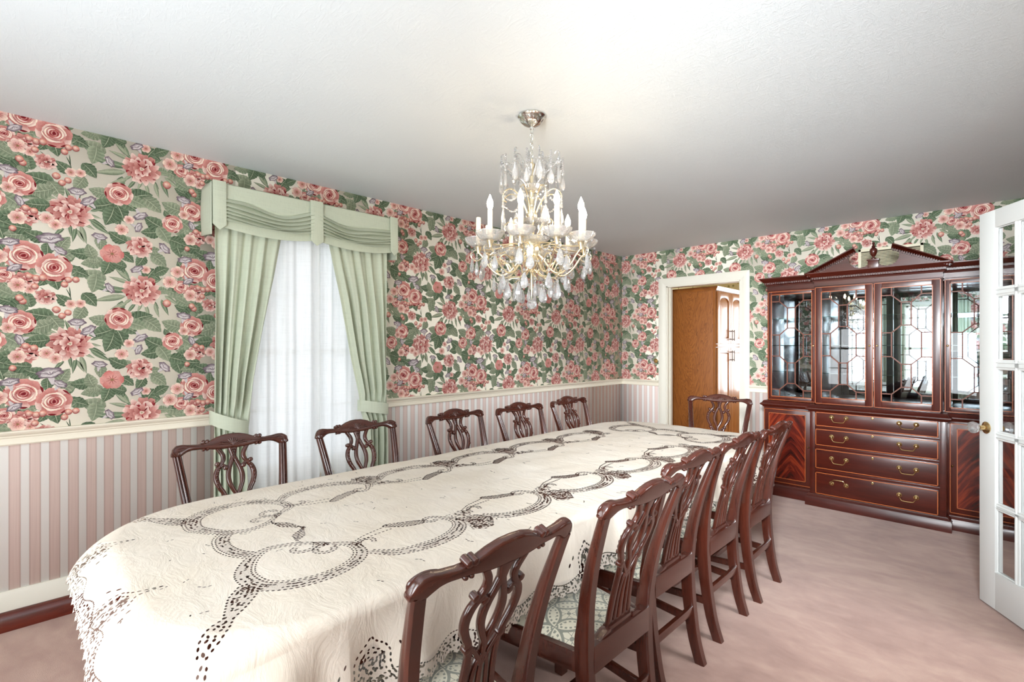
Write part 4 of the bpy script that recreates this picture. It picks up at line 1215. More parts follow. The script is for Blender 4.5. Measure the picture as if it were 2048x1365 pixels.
    return t
GL, GR = 'dining chairs along the window side', 'dining chairs along the near side'
ch0 = chair('dining chair', GL)
def place(first, x, y, rz, label, group, sc=1.06):
    c = ch0 if first else copy_tree(ch0)
    c.location = (x, y, 0); c.rotation_euler = (0,0,rz); c.scale = (sc,1,1)
    c['label'] = label; c['group'] = group
    return c
LX = -2.15
LW = 'carved mahogany chair facing the room, '
for k, (x, y, a, lb) in enumerate([
    (-2.175, .700, 1, LW+'in front of the left green drape'),
    (-2.160, 1.316, 5, LW+'in front of the sheers and right drape'),
    (-2.150, 1.986, 7, LW+'the first past the right-hand drape'),
    (-2.115, 2.525, 2, LW+'fourth along the window side'),
    (-2.135, 3.120, 6, LW+'farthest along, nearest the room corner')]):
    place(k == 0, x, y, R(-90+a*.5), lb, GL)
RW = 'plain-backed mahogany chair seen from behind, '
for k, (x, y, a, lb) in enumerate([
    (-1.080, .746, 0, RW+'nearest and largest, cut by the frame'),
    (-1.075, 1.351, 0, RW+'second from the front'),
    (-1.162, 1.870, 0, RW+'third from the front, middle of its row'),
    (-1.174, 2.394, 0, RW+'fourth from the front of its row'),
    (-1.166, 2.885, 0, RW+'last in its row, nearest the china cabinet')]):
    place(False, x, y, R(90+a), lb, GR)
e = place(False, -1.60, 3.79, R(180+10), 'carved mahogany chair at the far head of the table before the kitchen doorway', None, 1.1)
if 'group' in e: del e['group']
e.scale = (1.12, 1, 1)
# ------------------------------------------------------------------ dining table
XT, Y0, Y1, HWT, ZT = -1.69, .225, 3.60, .58, .712
YM, HL = (Y0+Y1)/2, (Y1-Y0)/2
def rrp(hx, hy, r, n=10):
    out = []
    for cx, cy, k in ((1,1,0),(-1,1,1),(-1,-1,2),(1,-1,3)):
        for i in range(n+1):
            a = R(90)*(k+i/n); out.append((XT+cx*(hx-r)+r*math.cos(a), YM+cy*(hy-r)+r*math.sin(a)))
    return out
tb = thing('dining_table', 'long dark wood dining table beneath the white cutwork cloth', 'table', (XT, YM, 0))
TO = (XT, YM, 0)
mb = MB(); rg = []
for dz, ins in ((-.026,.012),(-.018,.0),(-.006,0),(0,.006)):
    rg.append([(x, y, ZT-.002+dz) for x, y in rrp(HWT-ins, HL-ins, .32)])
mb.rings(rg); mb.build('table_top', M['tablewood'], tb, origin=TO, smooth=30)
mb = MB()
for dz in (-.10,):
    outer = rrp(HWT-.10, HL-.12, .24); 
    mb.rings([[(x,y,ZT-.028) for x,y in outer],[(x,y,ZT-.10) for x,y in outer]])
mb.build('apron', M['tablewood'], tb, origin=TO, smooth=30)
for yy in (.95, 1.845, 2.74):
    mb = MB(); mb.lathe([(.001,.60),(.11,.60),(.10,.57),(.05,.54),(.045,.47),(.065,.42),(.075,.36),(.055,.30),(.05,.26),(.07,.24),(.07,.20),(.001,.19)], 20, (XT, yy, 0))
    pd = mb.build('pedestal', M['tablewood'], tb, origin=TO)
    for k in range(4):
        a = R(45+90*k); d = Vector((math.cos(a), math.sin(a), 0))
        pth = spline([(.04,.23),(.12,.22),(.20,.15),(.27,.06),(.32,.025),(.36,.022)], 4)
        mb = MB(); mb.tube([Vector((XT, yy, 0))+d*p+Vector((0,0,q)) for p, q in pth], [.030-.012*i/len(pth) for i in range(len(pth))], 8)
        mb.build('leg', M['tablewood'], pd, origin=TO)

# ------------------------------------------------------------------ cutwork tablecloth
RN = .32
def rect_sd(a, b):
    """signed distance outside the rounded table edge and the outward normal"""
    px, py = np.abs(a), np.abs(b)
    qx, qy = px-(HWT-RN), py-(HL-RN)
    mx, my = np.maximum(qx, 0), np.maximum(qy, 0)
    l = np.hypot(mx, my)
    d = l+np.minimum(np.maximum(qx, qy), 0)-RN
    nx = np.where(l > 1e-9, mx/np.maximum(l, 1e-9), (qx > qy)*1.0); ny = np.where(l > 1e-9, my/np.maximum(l, 1e-9), (qy >= qx)*1.0)
    return d, nx*np.sign(a), ny*np.sign(b)
def tmax_of(nx, ny):
    near = np.clip(-ny, 0, 1)
    return .255+.085*np.abs(2*nx*ny)-.10*near**2
us = np.arange(-.92, .9201, .0027)
vs_ = np.concatenate([np.arange(-HL-.36, -HL+.95, .0025), np.arange(-HL+.95, -HL+1.9, .0033), np.arange(-HL+1.9, HL+.36, .0046)])
A, B = np.meshgrid(us, vs_)
SD, NX, NY = rect_sd(A, B)
TM = tmax_of(NX, NY)
F = np.full(A.shape, -.01, np.float32); LZ = np.zeros(A.shape, np.float32)
crd = random.Random(21)
def hole(x, y, rx, ry, ang=0.0):
    k_ = .92+.40*min(1, max(0, (y+HL-.6)/1.0)); rx *= k_; ry *= k_
    m = max(rx, ry)+.007
    i0, i1 = np.searchsorted(us, (x-m, x+m)); j0, j1 = np.searchsorted(vs_, (y-m, y+m))
    if i1 <= i0 or j1 <= j0: return
    ca, sa = math.cos(ang), math.sin(ang)
    da, db = A[j0:j1, i0:i1]-x, B[j0:j1, i0:i1]-y
    p, q = (da*ca+db*sa)/rx, (-da*sa+db*ca)/ry
    f = (1-np.sqrt(p*p+q*q))*min(rx, ry)
    np.maximum(F[j0:j1, i0:i1], f, out=F[j0:j1, i0:i1])
def lacezone(x, y, r, val=1.0):
    m = r*1.2
    i0, i1 = np.searchsorted(us, (x-m, x+m)); j0, j1 = np.searchsorted(vs_, (y-m, y+m))
    if i1 <= i0 or j1 <= j0: return
    d = np.hypot(A[j0:j1, i0:i1]-x, B[j0:j1, i0:i1]-y)
    np.maximum(LZ[j0:j1, i0:i1], np.clip((r-d)/.006, 0, 1)*val, out=LZ[j0:j1, i0:i1])
def resamp(P, step):
    P = np.array(P, float); d = np.hypot(*np.diff(P, axis=0).T); s = np.concatenate([[0], np.cumsum(d)])
    n = max(2, int(s[-1]/step)); t = np.linspace(0, s[-1], n+1)
    return np.column_stack([np.interp(t, s, P[:,0]), np.interp(t, s, P[:,1])])
def dashes(P, step=.0142, rx=.0052, ry=.0029):
    Q = resamp(P, step)
    for i in range(len(Q)-1):
        c = (Q[i]+Q[i+1])/2; a = math.atan2(*(Q[i+1]-Q[i])[::-1])
        hole(c[0], c[1], rx*crd.uniform(.8, 1.1), ry, a+crd.uniform(-.15, .15))
def offset(P, d):
    P = np.array(P, float); T = np.gradient(P, axis=0); L_ = np.hypot(T[:,0], T[:,1])[:,None]+1e-9; T = T/L_
    d = np.asarray(d); d = d[:,None] if d.ndim else d
    return P+np.column_stack([-T[:,1], T[:,0]])*d
def band(pts, w, fill=True, double=True, sm=8):
    P = resamp(spline(pts, sm), .010)
    n = len(P); W = np.interp(np.linspace(0, 1, n), np.linspace(0, 1, len(w)), w) if hasattr(w, '__len__') else np.full(n, w)
    dashes(offset(P, W/2)); dashes(offset(P, -W/2))
    if double: dashes(offset(P, W/2+.0095), rx=.0050, ry=.0026)
    for i in range(0, n, 1): lacezone(P[i,0], P[i,1], W[i]/2+.004)
    if fill:
        T = np.gradient(P, axis=0)
        k = 0; i = 1
        while i < n-1:
            a = math.atan2(T[i,1], T[i,0]); w_ = W[i]-.013
            if w_ > .008:
                mode = (k//5) % 3
                for r in range(max(1, int(w_/.0105))):
                    o = (r+.5)/max(1, int(w_/.0105))-.5
                    if crd.random() < (.10, .22, .60)[mode]: continue
                    x = P[i,0]-math.sin(a)*o*w_; y = P[i,1]+math.cos(a)*o*w_
                    hole(x+crd.uniform(-.002,.002), y+crd.uniform(-.002,.002), crd.uniform(.0036,.0066), crd.uniform(.0026,.0040), a+crd.uniform(-.9,.9))
            i += 1; k += 1
def both(fn, pts, *a, **k):
    fn(pts, *a, **k); fn([(-x, y) for x, y in pts], *a, **k)
def net(poly, step=.0115):
    P = np.array(poly); x0, y0 = P.min(0); x1, y1 = P.max(0)
    def inside(x, y):
        c = False; j = len(P)-1
        for i in range(len(P)):
            if (P[i,1] > y) != (P[j,1] > y) and x < (P[j,0]-P[i,0])*(y-P[i,1])/(P[j,1]-P[i,1]+1e-12)+P[i,0]: c = not c
            j = i
        return c
    u = x0
    while u < x1:
        v = y0
        while v < y1:
            q = u+(step/2 if int((v-y0)/step) % 2 else 0)
            if inside(q, v): hole(q, v, .0040, .0032, R(45)); lacezone(q, v, .010, .8)
            v += step*.8
        u += step
    dashes(list(poly)+[poly[0]])
def sprig(x, y, a):
    n = crd.choice((2, 2, 3, 1))
    for k in range(n):
        b = a+k*.35
        hole(x+math.cos(b)*.010*(k-n/2)*1.25, y+math.sin(b)*.010*(k-n/2)*1.25, .0052, .0019, b)
def leafmass(x, y, r, ang):
    ca, sa = math.cos(ang), math.sin(ang)
    for k in range(10):
        a = 2*PI*k/10; q = r*(.8 if k % 2 else 1)
        p, s = q*1.25*math.cos(a), q*.8*math.sin(a)
        hole(x+p*ca-s*sa, y+p*sa+s*ca, .0052, .0026, a+ang+PI/2); 
    for k in range(int(15*(r/.03)**1.5)):
        a = crd.uniform(0, 6.28); q = r*crd.uniform(.1, .75); p, s = q*1.25*math.cos(a), q*.8*math.sin(a)
        hole(x+p*ca-s*sa, y+p*sa+s*ca, crd.uniform(.0035,.006), crd.uniform(.0022,.0036), crd.uniform(0, 3))
    lacezone(x, y, r)
# pattern in table coordinates: a from the centre line, y along the room (b = y - YM)
Yb_ = lambda pts: [(a, y-YM) for a, y in pts]
def medallion(flip):
    G = lambda pts: [(a, (y-YM)*(-1 if flip else 1)) for a, y in pts]
    both(band, G([(.14,.635),(.115,.60),(.10,.55),(.125,.50),(.18,.455),(.25,.43),(.33,.44),(.385,.485),(.412,.56),(.405,.63),(.37,.70),(.32,.735),(.255,.735),(.215,.700)]),
         [.012,.014,.018,.030,.040,.044,.046,.044,.040,.036,.034,.030,.022,.016])
    both(band, G([(.215,.705),(.198,.675),(.210,.640),(.240,.634),(.262,.655),(.252,.685),(.232,.682)]), .014, False, False)
    both(band, G([(.14,.635),(.170,.660),(.200,.640),(.200,.600),(.172,.585),(.158,.605)]), .014, False, False)
    both(net, G([(.155,.655),(.185,.66),(.205,.672),(.20,.69),(.175,.68)]))
    band(G([(.115,.490),(.07,.462),(.0,.452),(-.07,.462),(-.115,.490)]), .036)
    net(G([(0,.690),(.05,.635),(.11,.625),(.075,.665)])); net(G([(0,.690),(-.05,.635),(-.11,.625),(-.075,.665)]))
    both(dashes, G([(0,.70),(.04,.66),(.10,.63),(.13,.63)]))
    both(band, G([(.315,.425),(.36,.395),(.41,.365),(.455,.335)]), [.050,.064,.046,.018], True, False)
    both(band, G([(.445,.345),(.475,.315),(.505,.285),(.53,.26)]), [.014,.040,.044,.014], True, False)
    both(band, G([(.54,.265),(.59,.21),(.64,.165),(.70,.11)]), [.010,.026,.036,.02], True, False)
medallion(False); medallion(True)
PER = (2.955-.735)/5
for k in range(5):
    b0 = .735+PER*k; sc = PER/.42
    G = lambda pts: [(a, b0+y*sc-YM) for a, y in pts]
    both(band, G([(.35,.01),(.405,.055),(.43,.12),(.435,.20),(.415,.27),(.37,.325),(.31,.345),(.265,.325)]), [.014,.030,.036,.040,.044,.040,.028,.016])
    both(band, G([(.265,.325),(.235,.305),(.232,.275),(.255,.262),(.275,.28),(.265,.30)]), .013, False, False)
    both(net, G([(.24,.27),(.215,.21),(.185,.15),(.20,.13),(.245,.18),(.265,.25)]))
    both(dashes, G([(.26,-.01),(.225,.05),(.205,.13)])); both(dashes, G([(.275,.0),(.245,.06),(.235,.15)]))
    both(band, G([(.30,.01),(.27,.015),(.25,.04),(.265,.065),(.29,.055)]), .012, False, False)
    for s in (1, -1):
        q = G([(s*.375, .385)])[0]; leafmass(q[0], q[1], .060, s*1.0)
        net(G([(s*.31,.345),(s*.36,.362),(s*.425,.345),(s*.455,.395),(s*.40,.44),(s*.33,.425)]), .0135)
        q = G([(s*.285, .395)])[0]; leafmass(q[0], q[1], .036, s*1.8)
        q = G([(s*.43, .36)])[0]; leafmass(q[0], q[1], .030, s*1.2)
for _ in range(210):
    x, y = crd.uniform(-.56, .56), crd.uniform(.14, 3.55)
    if abs(abs(x)-.30) < .19 and .35 < y < 3.3 and crd.random() < .75: continue
    sprig(x, y-YM, crd.uniform(0, 6.28))
# lace hem all round with pointed motifs
def edge_pts(step):
    out = []; sx, sy = HWT-RN, HL-RN
    def line(p, q, n):
        L_ = math.hypot(q[0]-p[0], q[1]-p[1]); m = max(1, int(L_/step))
        for i in range(m): out.append((p[0]+(q[0]-p[0])*i/m, p[1]+(q[1]-p[1])*i/m, n[0], n[1]))
    def arc(cx, cy, a0):
        tl = RN+.22; m = int(PI/2*tl/step)
        for i in range(m):
            a = a0+PI/2*i/m; out.append((cx+RN*math.cos(a), cy+RN*math.sin(a), math.cos(a), math.sin(a)))
    line((HWT,-sy),(HWT,sy),(1,0)); arc(sx,sy,0); line((sx,HL),(-sx,HL),(0,1)); arc(-sx,sy,PI/2)
    line((-HWT,sy),(-HWT,-sy),(-1,0)); arc(-sx,-sy,PI); line((-sx,-HL),(sx,-HL),(0,-1)); arc(sx,-sy,1.5*PI)
    return out
for i, (x, y, nx, ny) in enumerate(edge_pts(.0095)):
    tm = float(tmax_of(np.array(nx), np.array(ny))); th = math.atan2(ny, nx)
    wv = .010*math.sin(i*.33)
    hole(x+nx*(tm-.050+wv), y+ny*(tm-.050+wv), .0019, .0040, th+PI/2*0)
    for r, t_ in enumerate((.040, .030, .020, .010)):
        if crd.random() < .72:
            j = crd.uniform(-.005, .005); tt = tm-t_+wv*.6*(1-r/4)+crd.uniform(-.003, .003)
            hole(x+nx*tt-ny*j, y+ny*tt+nx*j, crd.uniform(.0026,.0056), crd.uniform(.0022,.0034), crd.uniform(0, 3))
    lacezone(x+nx*(tm-.022), y+ny*(tm-.022), .034)
def ogive(x, y, nx, ny, tm, L_=.155):
    tx, ty = -ny, nx
    def Q(s, t): return (x+tx*s+nx*(tm-t), y+ty*s+ny*(tm-t))
    for s in (1, -1):
        dashes([Q(s*c, t) for c, t in spline([(.075,.035),(.055,.055),(.048,.085),(.050,.105),(.036,.125),(.012,.140),(0,L_)], 6)], rx=.0050, ry=.0026)
        dashes([Q(s*c, t) for c, t in spline([(.060,.035),(.040,.060),(.034,.085),(.034,.100),(.022,.115),(0,.128)], 6)], rx=.0046, ry=.0022)
        for c in (.075, .095): hole(*Q(s*c, .115-(c-.075)), .007, .003, math.atan2(ny, nx)+s*.6)
    for k in range(70):
        t = crd.uniform(.03, .12); c = crd.uniform(-1, 1)*(.040-.2*max(0, t-.07))
        hole(*Q(c, t), crd.uniform(.003,.0055), crd.uniform(.0022,.0036), crd.uniform(0, 3))
    for k in range(8): lacezone(*Q(0, .03+.012*k), .045-.003*k)
for y in np.arange(-HL+.29, HL-.2, .84):
    for s in (1, -1): ogive(s*HWT, y+.09, s, 0, .255)
for x in (-.27, .16): ogive(x, -HL, 0, -1, .155, .20); ogive(x, HL, 0, 1, .255)
# shape of the cloth: flat on top, rolled over the edge, folds at the corners
inside = SD < 0
T_ = np.maximum(SD, 0)
re = .030+.10*np.clip(-NY, 0, 1)**2
arc = np.minimum(T_/re, PI/2)
out = re*np.sin(arc); drop = re*(1-np.cos(arc)); rest = np.maximum(T_-re*PI/2, 0)
corner = np.abs(2*NX*NY)
BX, BY = A-NX*T_, B-NY*T_
S_ = BX*np.abs(NY)+BY*np.abs(NX)
ang = np.arctan2(NY, NX)
flare = .10+.14*corner+.20*np.clip(-NY, 0, 1)**1.5
fold = (.17*corner*np.sin(ang*13+1.0)+.10*(1-corner)*np.sin(S_*2*PI/.31+np.sin(S_*5)*1.2))*np.clip(rest/.10, 0, 1.6)*.12
out = out+rest*flare+fold*(1-.2*corner)
drop = drop+rest*np.sqrt(np.maximum(.2, 1-flare**2))
PX, PY = XT+BX+NX*out, YM+BY+NY*out
# gentle ripples of the ironed linen
rip = np.zeros(A.shape)
rr = np.random.RandomState(5)
for k in range(26):
    th = rr.uniform(-.5, .9) if k % 3 else rr.uniform(0, PI); kk = rr.uniform(9, 60); ph = rr.uniform(0, 6.28)
    rip += (.0011/(1+kk/18))*np.sin(kk*(A*math.cos(th)+B*math.sin(th))+ph+2.0*np.sin(4*A*math.sin(th+1)+3*B+ph))
rip = (rip-rip.min())*.7
PZ = ZT+.0012+rip*(1-.6*np.clip(T_/.12, 0, 1))-drop
scal = .011*np.abs(np.sin((S_+ang*.5)*2*PI/.11))
keep = SD < TM-scal+.002
idx = -np.ones(A.shape, np.int64); idx[keep] = np.arange(keep.sum())
q = keep[:-1,:-1] & keep[1:,:-1] & keep[1:,1:] & keep[:-1,1:]
quads = np.column_stack([idx[:-1,:-1][q], idx[:-1,1:][q], idx[1:,1:][q], idx[1:,:-1][q]])
co = np.column_stack([PX[keep]-XT, PY[keep]-YM, PZ[keep]-ZT]).astype(np.float32)
me = bpy.data.meshes.new('tablecloth')
me.vertices.add(len(co)); me.vertices.foreach_set('co', co.ravel())
me.loops.add(quads.size); me.loops.foreach_set('vertex_index', quads.astype(np.int32).ravel())
me.polygons.add(len(quads)); me.polygons.foreach_set('loop_start', (np.arange(len(quads))*4).astype(np.int32))
me.polygons.foreach_set('use_smooth', np.ones(len(quads), bool))
me.update(calc_edges=True)
for nm, arr in (('cut', F), ('lace', LZ)):
    at = me.attributes.new(nm, 'FLOAT', 'POINT'); at.data.foreach_set('value', arr[keep].astype(np.float32))
def cloth_mat():
    m, nt, b = newmat('cutwork_linen'); g = N(nt); outn = nt.nodes['Material Output']; co = g.coord()
    cut = g.n('ShaderNodeAttribute', attribute_name='cut').outputs['Fac']; lz = g.n('ShaderNodeAttribute', attribute_name='lace').outputs['Fac']
    f1 = g.noise(g.mapping(co, scale=(1,2.2,1), rot=(0,0,.5)), 7, 5, .62, 1.2)
    f2 = g.noise(co, 900, 2)
    base = g.mix(g.math('MULTIPLY', lz, .55), g.ramp(g.noise(co, 3, 2), [(.35, lin((235,223,207))), (.65, lin((242,232,219)))]), lin((206,194,184)))
    g.link(base, b.inputs['Base Color']); b.inputs['Roughness'].default_value = .75; b.inputs['Specular IOR Level'].default_value = .25
    nz = g.noise(co, 260, 2)
    h = g.math('ADD', g.math('MULTIPLY', f1, 1.0), g.math('MULTIPLY', g.math('MULTIPLY', nz, lz), .25))
    g.link(g.bump(h, .5, .008), b.inputs['Normal'])
    tr = g.n('ShaderNodeBsdfTranslucent'); g.link(base, tr.inputs[0])
    m0 = g.n('ShaderNodeMixShader'); m0.inputs[0].default_value = .12; g.link(b.outputs[0], m0.inputs[1]); g.link(tr.outputs[0], m0.inputs[2])
    tp = g.n('ShaderNodeBsdfTransparent')
    mx = g.n('ShaderNodeMixShader'); g.link(g.math('GREATER_THAN', cut, -.0002), mx.inputs[0])
    g.link(m0.outputs[0], mx.inputs[1]); g.link(tp.outputs[0], mx.inputs[2]); g.link(mx.outputs[0], outn.inputs[0])
    return m
me.materials.append(cloth_mat())
cl = bpy.data.objects.new('tablecloth', me); COL.objects.link(cl); cl.location = (XT, YM, ZT)
tag(cl, 'long ivory linen tablecloth with openwork scrolls and a lace hem on the dining table', 'tablecloth')
# ------------------------------------------------------------------ crystal chandelier
HX, HY = -1.600, 1.745
ch = thing('chandelier', 'crystal chandelier with candle bulbs and hanging prisms above the table', 'chandelier', (HX, HY, 2.44))
HO = (HX, HY, 2.44)
def cp_(r, a, z): return (HX+r*math.cos(a), HY+r*math.sin(a), z)
def hb(mb, name, m, parent=None, **k): return mb.build(name, m, parent if parent is not None else ch, origin=HO, **k)
mb = MB(); mb.lathe([(.001,2.440),(.066,2.440),(.067,2.434),(.060,2.428),(.057,2.424),(.052,2.412),(.038,2.398),(.020,2.390),(.010,2.384),(.009,2.376),(.001,2.374)], 40, (HX,HY,0), wob=lambda a, z: 1+.03*math.cos(20*a) if z < 2.425 and z > 2.388 else 1)
hb(mb, 'canopy', M['chrome'])
mb = MB(); z = 2.374; k = 0
while z > 2.235:
    ex = Vector((1,.2,0)).normalized() if k % 2 else Vector((-.2,1,0)).normalized()
    mb.tube([Vector((HX,HY,z-.012))+ex*(.0085*math.cos(t))+Vector((0,0,.0145*math.sin(t))) for t in [2*PI*i/14 for i in range(14)]], .0022, 6, closed=True)
    z -= .0215; k += 1
mb.tube([Vector((HX+.004*math.sin(i*.9), HY+.004*math.cos(i*.9), 2.376-.0145*i)) for i in range(11)], .0016, 5)
hb(mb, 'chain', M['chrome'])
mb = MB(); mb.lathe([(.001,2.235),(.008,2.232),(.006,2.215),(.018,2.205),(.012,2.19),(.010,2.12),(.020,2.10),(.024,2.085),(.012,2.07),(.011,2.00),(.020,1.985),(.028,1.96),(.020,1.935),(.012,1.92),(.012,1.87),(.030,1.85),(.044,1.835),(.050,1.81),(.040,1.78),(.034,1.755),(.028,1.735),(.022,1.715),(.010,1.70),(.012,1.69),(.006,1.68),(.005,1.60),(.001,1.56)], 18, (HX,HY,0), wob=lambda a, z: 1+.07*math.cos(9*a) if 1.70 < z < 1.80 else 1)
hb(mb, 'stem', M['gold'])
# bowls of scalloped crystal round the stem
for zc, r in ((1.835,.085),(1.925,.052),(2.085,.055)):
    mb = MB(); mb.lathe([(.012,zc-.014),(r*.55,zc-.012),(r*.85,zc-.002),(r,zc+.014),(r*.97,zc+.016),(r*.8,zc+.004),(r*.5,zc-.006),(.012,zc-.008)], 48, (HX,HY,0), wob=lambda a, z: 1+.05*abs(math.cos(6*a)))
    hb(mb, 'crystal_dish', M['crystal'], smooth=20)
RC = .255
FWD = math.atan2(math.cos(.782), -math.sin(.782))    # direction the camera looks along
angs = [FWD+PI+R(t) for t in (23,-13,-49,59,95,-85,131,167,-157,-121)]
npend = 0
pr = random.Random(31)
def prism_bm(mb, p, L, w, a, flat=.55, top=True):
    """pear-shaped facetted drop hanging from p"""
    x, y, z = p
    prof = [(.001,0),(.10,-.05),(.20,-.16),(.38,-.38),(.50,-.62),(.46,-.80),(.28,-.94),(.001,-1.0)]
    rot = Matrix.Rotation(a, 3, 'Z')
    mb.lathe([(max(.0005, r*w), zz*L-.008) for r, zz in prof], 8, (x,y,z), rot=rot, scale=(1,flat,1))
def crystal(p, L=.075, w=.040, a=0.0, bead=True):
    global npend
    mb = MB(); prism_bm(mb, p, L, w, a)
    if bead: mb.ball((p[0], p[1], p[2]+.002), .0075, 8, 4, s=(1,1,.9))
    npend += 1
    return hb(mb, 'pendant', M['crystal'], smooth=0)
beads = MB(); wire = MB(); gwire = MB()
def strand(p, q, sag, n, r=.0055):
    p, q = Vector(p), Vector(q)
    for i in range(n+1):
        t = i/n; c = p.lerp(q, t); c.z -= sag*4*t*(1-t)
        beads.ball(c, r*(1 if i % 2 else .75), 6, 4)
for i, a in enumerate(angs):
    ca, sa = math.cos(a), math.sin(a)
    # arm: from the stem down, out and up to the cup
    pth = spline([(.030,1.775),(.060,1.745),(.105,1.690),(.150,1.672),(.195,1.700),(.232,1.752),(RC,1.780),(RC,1.795)], 6)
    mb = MB(); mb.tube([cp_(r, a, z) for r, z in pth], .0042, 7)
    sc = spline([(.105,1.690),(.13,1.735),(.165,1.752),(.195,1.738),(.195,1.712),(.175,1.708),(.168,1.724)], 5)
    mb.tube([cp_(r, a, z) for r, z in sc], .0035, 6)
    sc = spline([(.235,1.755),(.262,1.738),(.285,1.750),(.290,1.772),(.278,1.782)], 5)
    mb.tube([cp_(r, a, z) for r, z in sc], .003, 6)
    mb.tube([cp_(r, a, z) for r, z in spline([(.030,1.80),(.10,1.812),(.18,1.795),(.25,1.790)], 5)], .0035, 6)
    arm = hb(mb, 'arm', M['gold'])
    mb = MB(); mb.lathe([(.001,1.772),(.008,1.774),(.010,1.79),(.016,1.805),(.013,1.812),(.016,1.82),(.014,1.828),(.001,1.83)], 14, cp_(RC,a,0))
    hb(mb, 'candle_cup', M['gold'], arm)
    mb = MB(); zc = 1.812
    mb.lathe([(.013,zc-.006),(.030,zc-.005),(.048,zc+.006),(.060,zc+.022),(.063,zc+.032),(.060,zc+.032),(.055,zc+.022),(.044,zc+.009),(.028,zc+.0),(.013,zc)], 48, cp_(RC,a,0), wob=lambda t, z: 1+.07*abs(math.cos(5*t)) if z > 1.81 else 1)
    hb(mb, 'bobeche', M['crystal'], smooth=25)
    mb = MB(); zt = 1.945
    mb.lathe([(.001,1.815),(.0115,1.815),(.0112,1.90),(.0112,zt-.004),(.0095,zt),(.006,zt+.001),(.001,zt+.001)], 16, cp_(RC,a,0))
    hb(mb, 'candle_sleeve', M['ivory'])
    if i not in (5, 9):
        mb = MB(); mb.lathe([(.001,zt),(.008,zt+.001),(.0125,zt+.012),(.0145,zt+.024),(.012,zt+.038),(.0065,zt+.052),(.0025,zt+.062),(.001,zt+.066)], 12, cp_(RC,a,0))
        hb(mb, 'bulb', M['bulb'])
    # drops under each cup and along the arm
    for dr, da, zz, L in ((.030,.0,1.765,.078),(.012,.16,1.740,.070),(-.075,.0,1.672,.074)):
        aa = a+da
        p = cp_(RC+dr, aa, zz); crystal(p, L, .038, aa+PI/2)
        beads.ball((p[0],p[1],p[2]+.014), .005, 6, 4); beads.ball((p[0],p[1],p[2]+.024), .004, 6, 4)
    for q in range(5):
        b = a+2*PI*q/5; beads.ball((cp_(RC,a,0)[0]+.052*math.cos(b), cp_(RC,a,0)[1]+.052*math.sin(b), 1.808), .0055, 6, 4)
    a2 = a+R(36)
    strand(cp_(.20,a,1.745), cp_(.20,a2,1.745), .035, 9)
    strand(cp_(.10,a,1.80), cp_(RC-.05,a,1.80), .03, 9, .005)
    # inner ring of low drops
    p = cp_(.125, a+R(18), 1.640); crystal(p, .076, .036, a)
    mb_p = spline([(.02,1.70),(.06,1.665),(.10,1.66),(.125,1.645)], 4); wire.tube([cp_(r, a+R(18), z) for r, z in mb_p], .0025, 5)
    # upper crown: scrolls with upright spikes and hanging drops
    if i < 8:
        b = FWD+2*PI*i/8+.2
        gwire.tube([cp_(r, b, z) for r, z in spline([(.012,2.09),(.05,2.13),(.10,2.165),(.135,2.19),(.15,2.225),(.138,2.243),(.125,2.232)], 5)], .003, 6)
        p = cp_(.148, b, 2.185); crystal(p, .088, .034, b+PI/2)
        for k in range(4): beads.ball((p[0],p[1],p[2]+.012+.011*k), .006-.0008*k, 6, 4)
        p = cp_(.150, b+.39, 2.150); crystal(p, .070, .032, b+PI/2)
        for k in range(7): beads.ball((p[0],p[1],p[2]+.010+.0105*k), .0062, 6, 4)
        p = cp_(.085, b+.39, 2.195); crystal(p, .070, .034, b+PI/2)
        gwire.tube([cp_(r, b+.39, z) for r, z in spline([(.012,2.15),(.04,2.20),(.07,2.24),(.09,2.235),(.09,2.215)], 5)], .0025, 6)
        for k in range(3): beads.ball((p[0],p[1],p[2]+.012+.011*k), .0055, 6, 4)
        # middle tier
        wire.tube([cp_(r, b+.2, z) for r, z in spline([(.014,1.95),(.05,2.03),(.10,2.075),(.14,2.06),(.148,2.025),(.13,2.01)], 5)], .0032, 6)
        p = cp_(.148, b+.2, 1.985); crystal(p, .082, .036, b+PI/2)
        for k in range(5): beads.ball((p[0],p[1],p[2]+.010+.0105*k), .006, 6, 4)
        p = cp_(.075, b+.55, 1.985); crystal(p, .075, .036, b)
        strand(cp_(.148,b+.2,2.05), cp_(.148,b+.2+PI/4,2.05), .045, 10)
        strand(cp_(.14,b,2.20), cp_(.14,b+PI/4,2.20), .03, 9)
        wire.tube([cp_(r, b+.6, z) for r, z in spline([(.02,1.84),(.06,1.90),(.10,1.93),(.13,1.91),(.125,1.885)], 5)], .003, 6)
for q in range(6):
    a = 2*PI*q/6; crystal(cp_(.062, a, 1.620), .072, .034, a)
mb = MB(); mb.ball((HX,HY,1.535), .0245, 10, 8); hb(mb, 'crystal_ball', M['crystal'], smooth=0)
tag(hb(beads, 'crystal_beads', M['crystal'], smooth=0), kind='stuff')
tag(hb(wire, 'gilt_scrolls', M['gold']), kind='stuff')
tag(hb(gwire, 'crystal_scrolls', M['crystal']), kind='stuff')
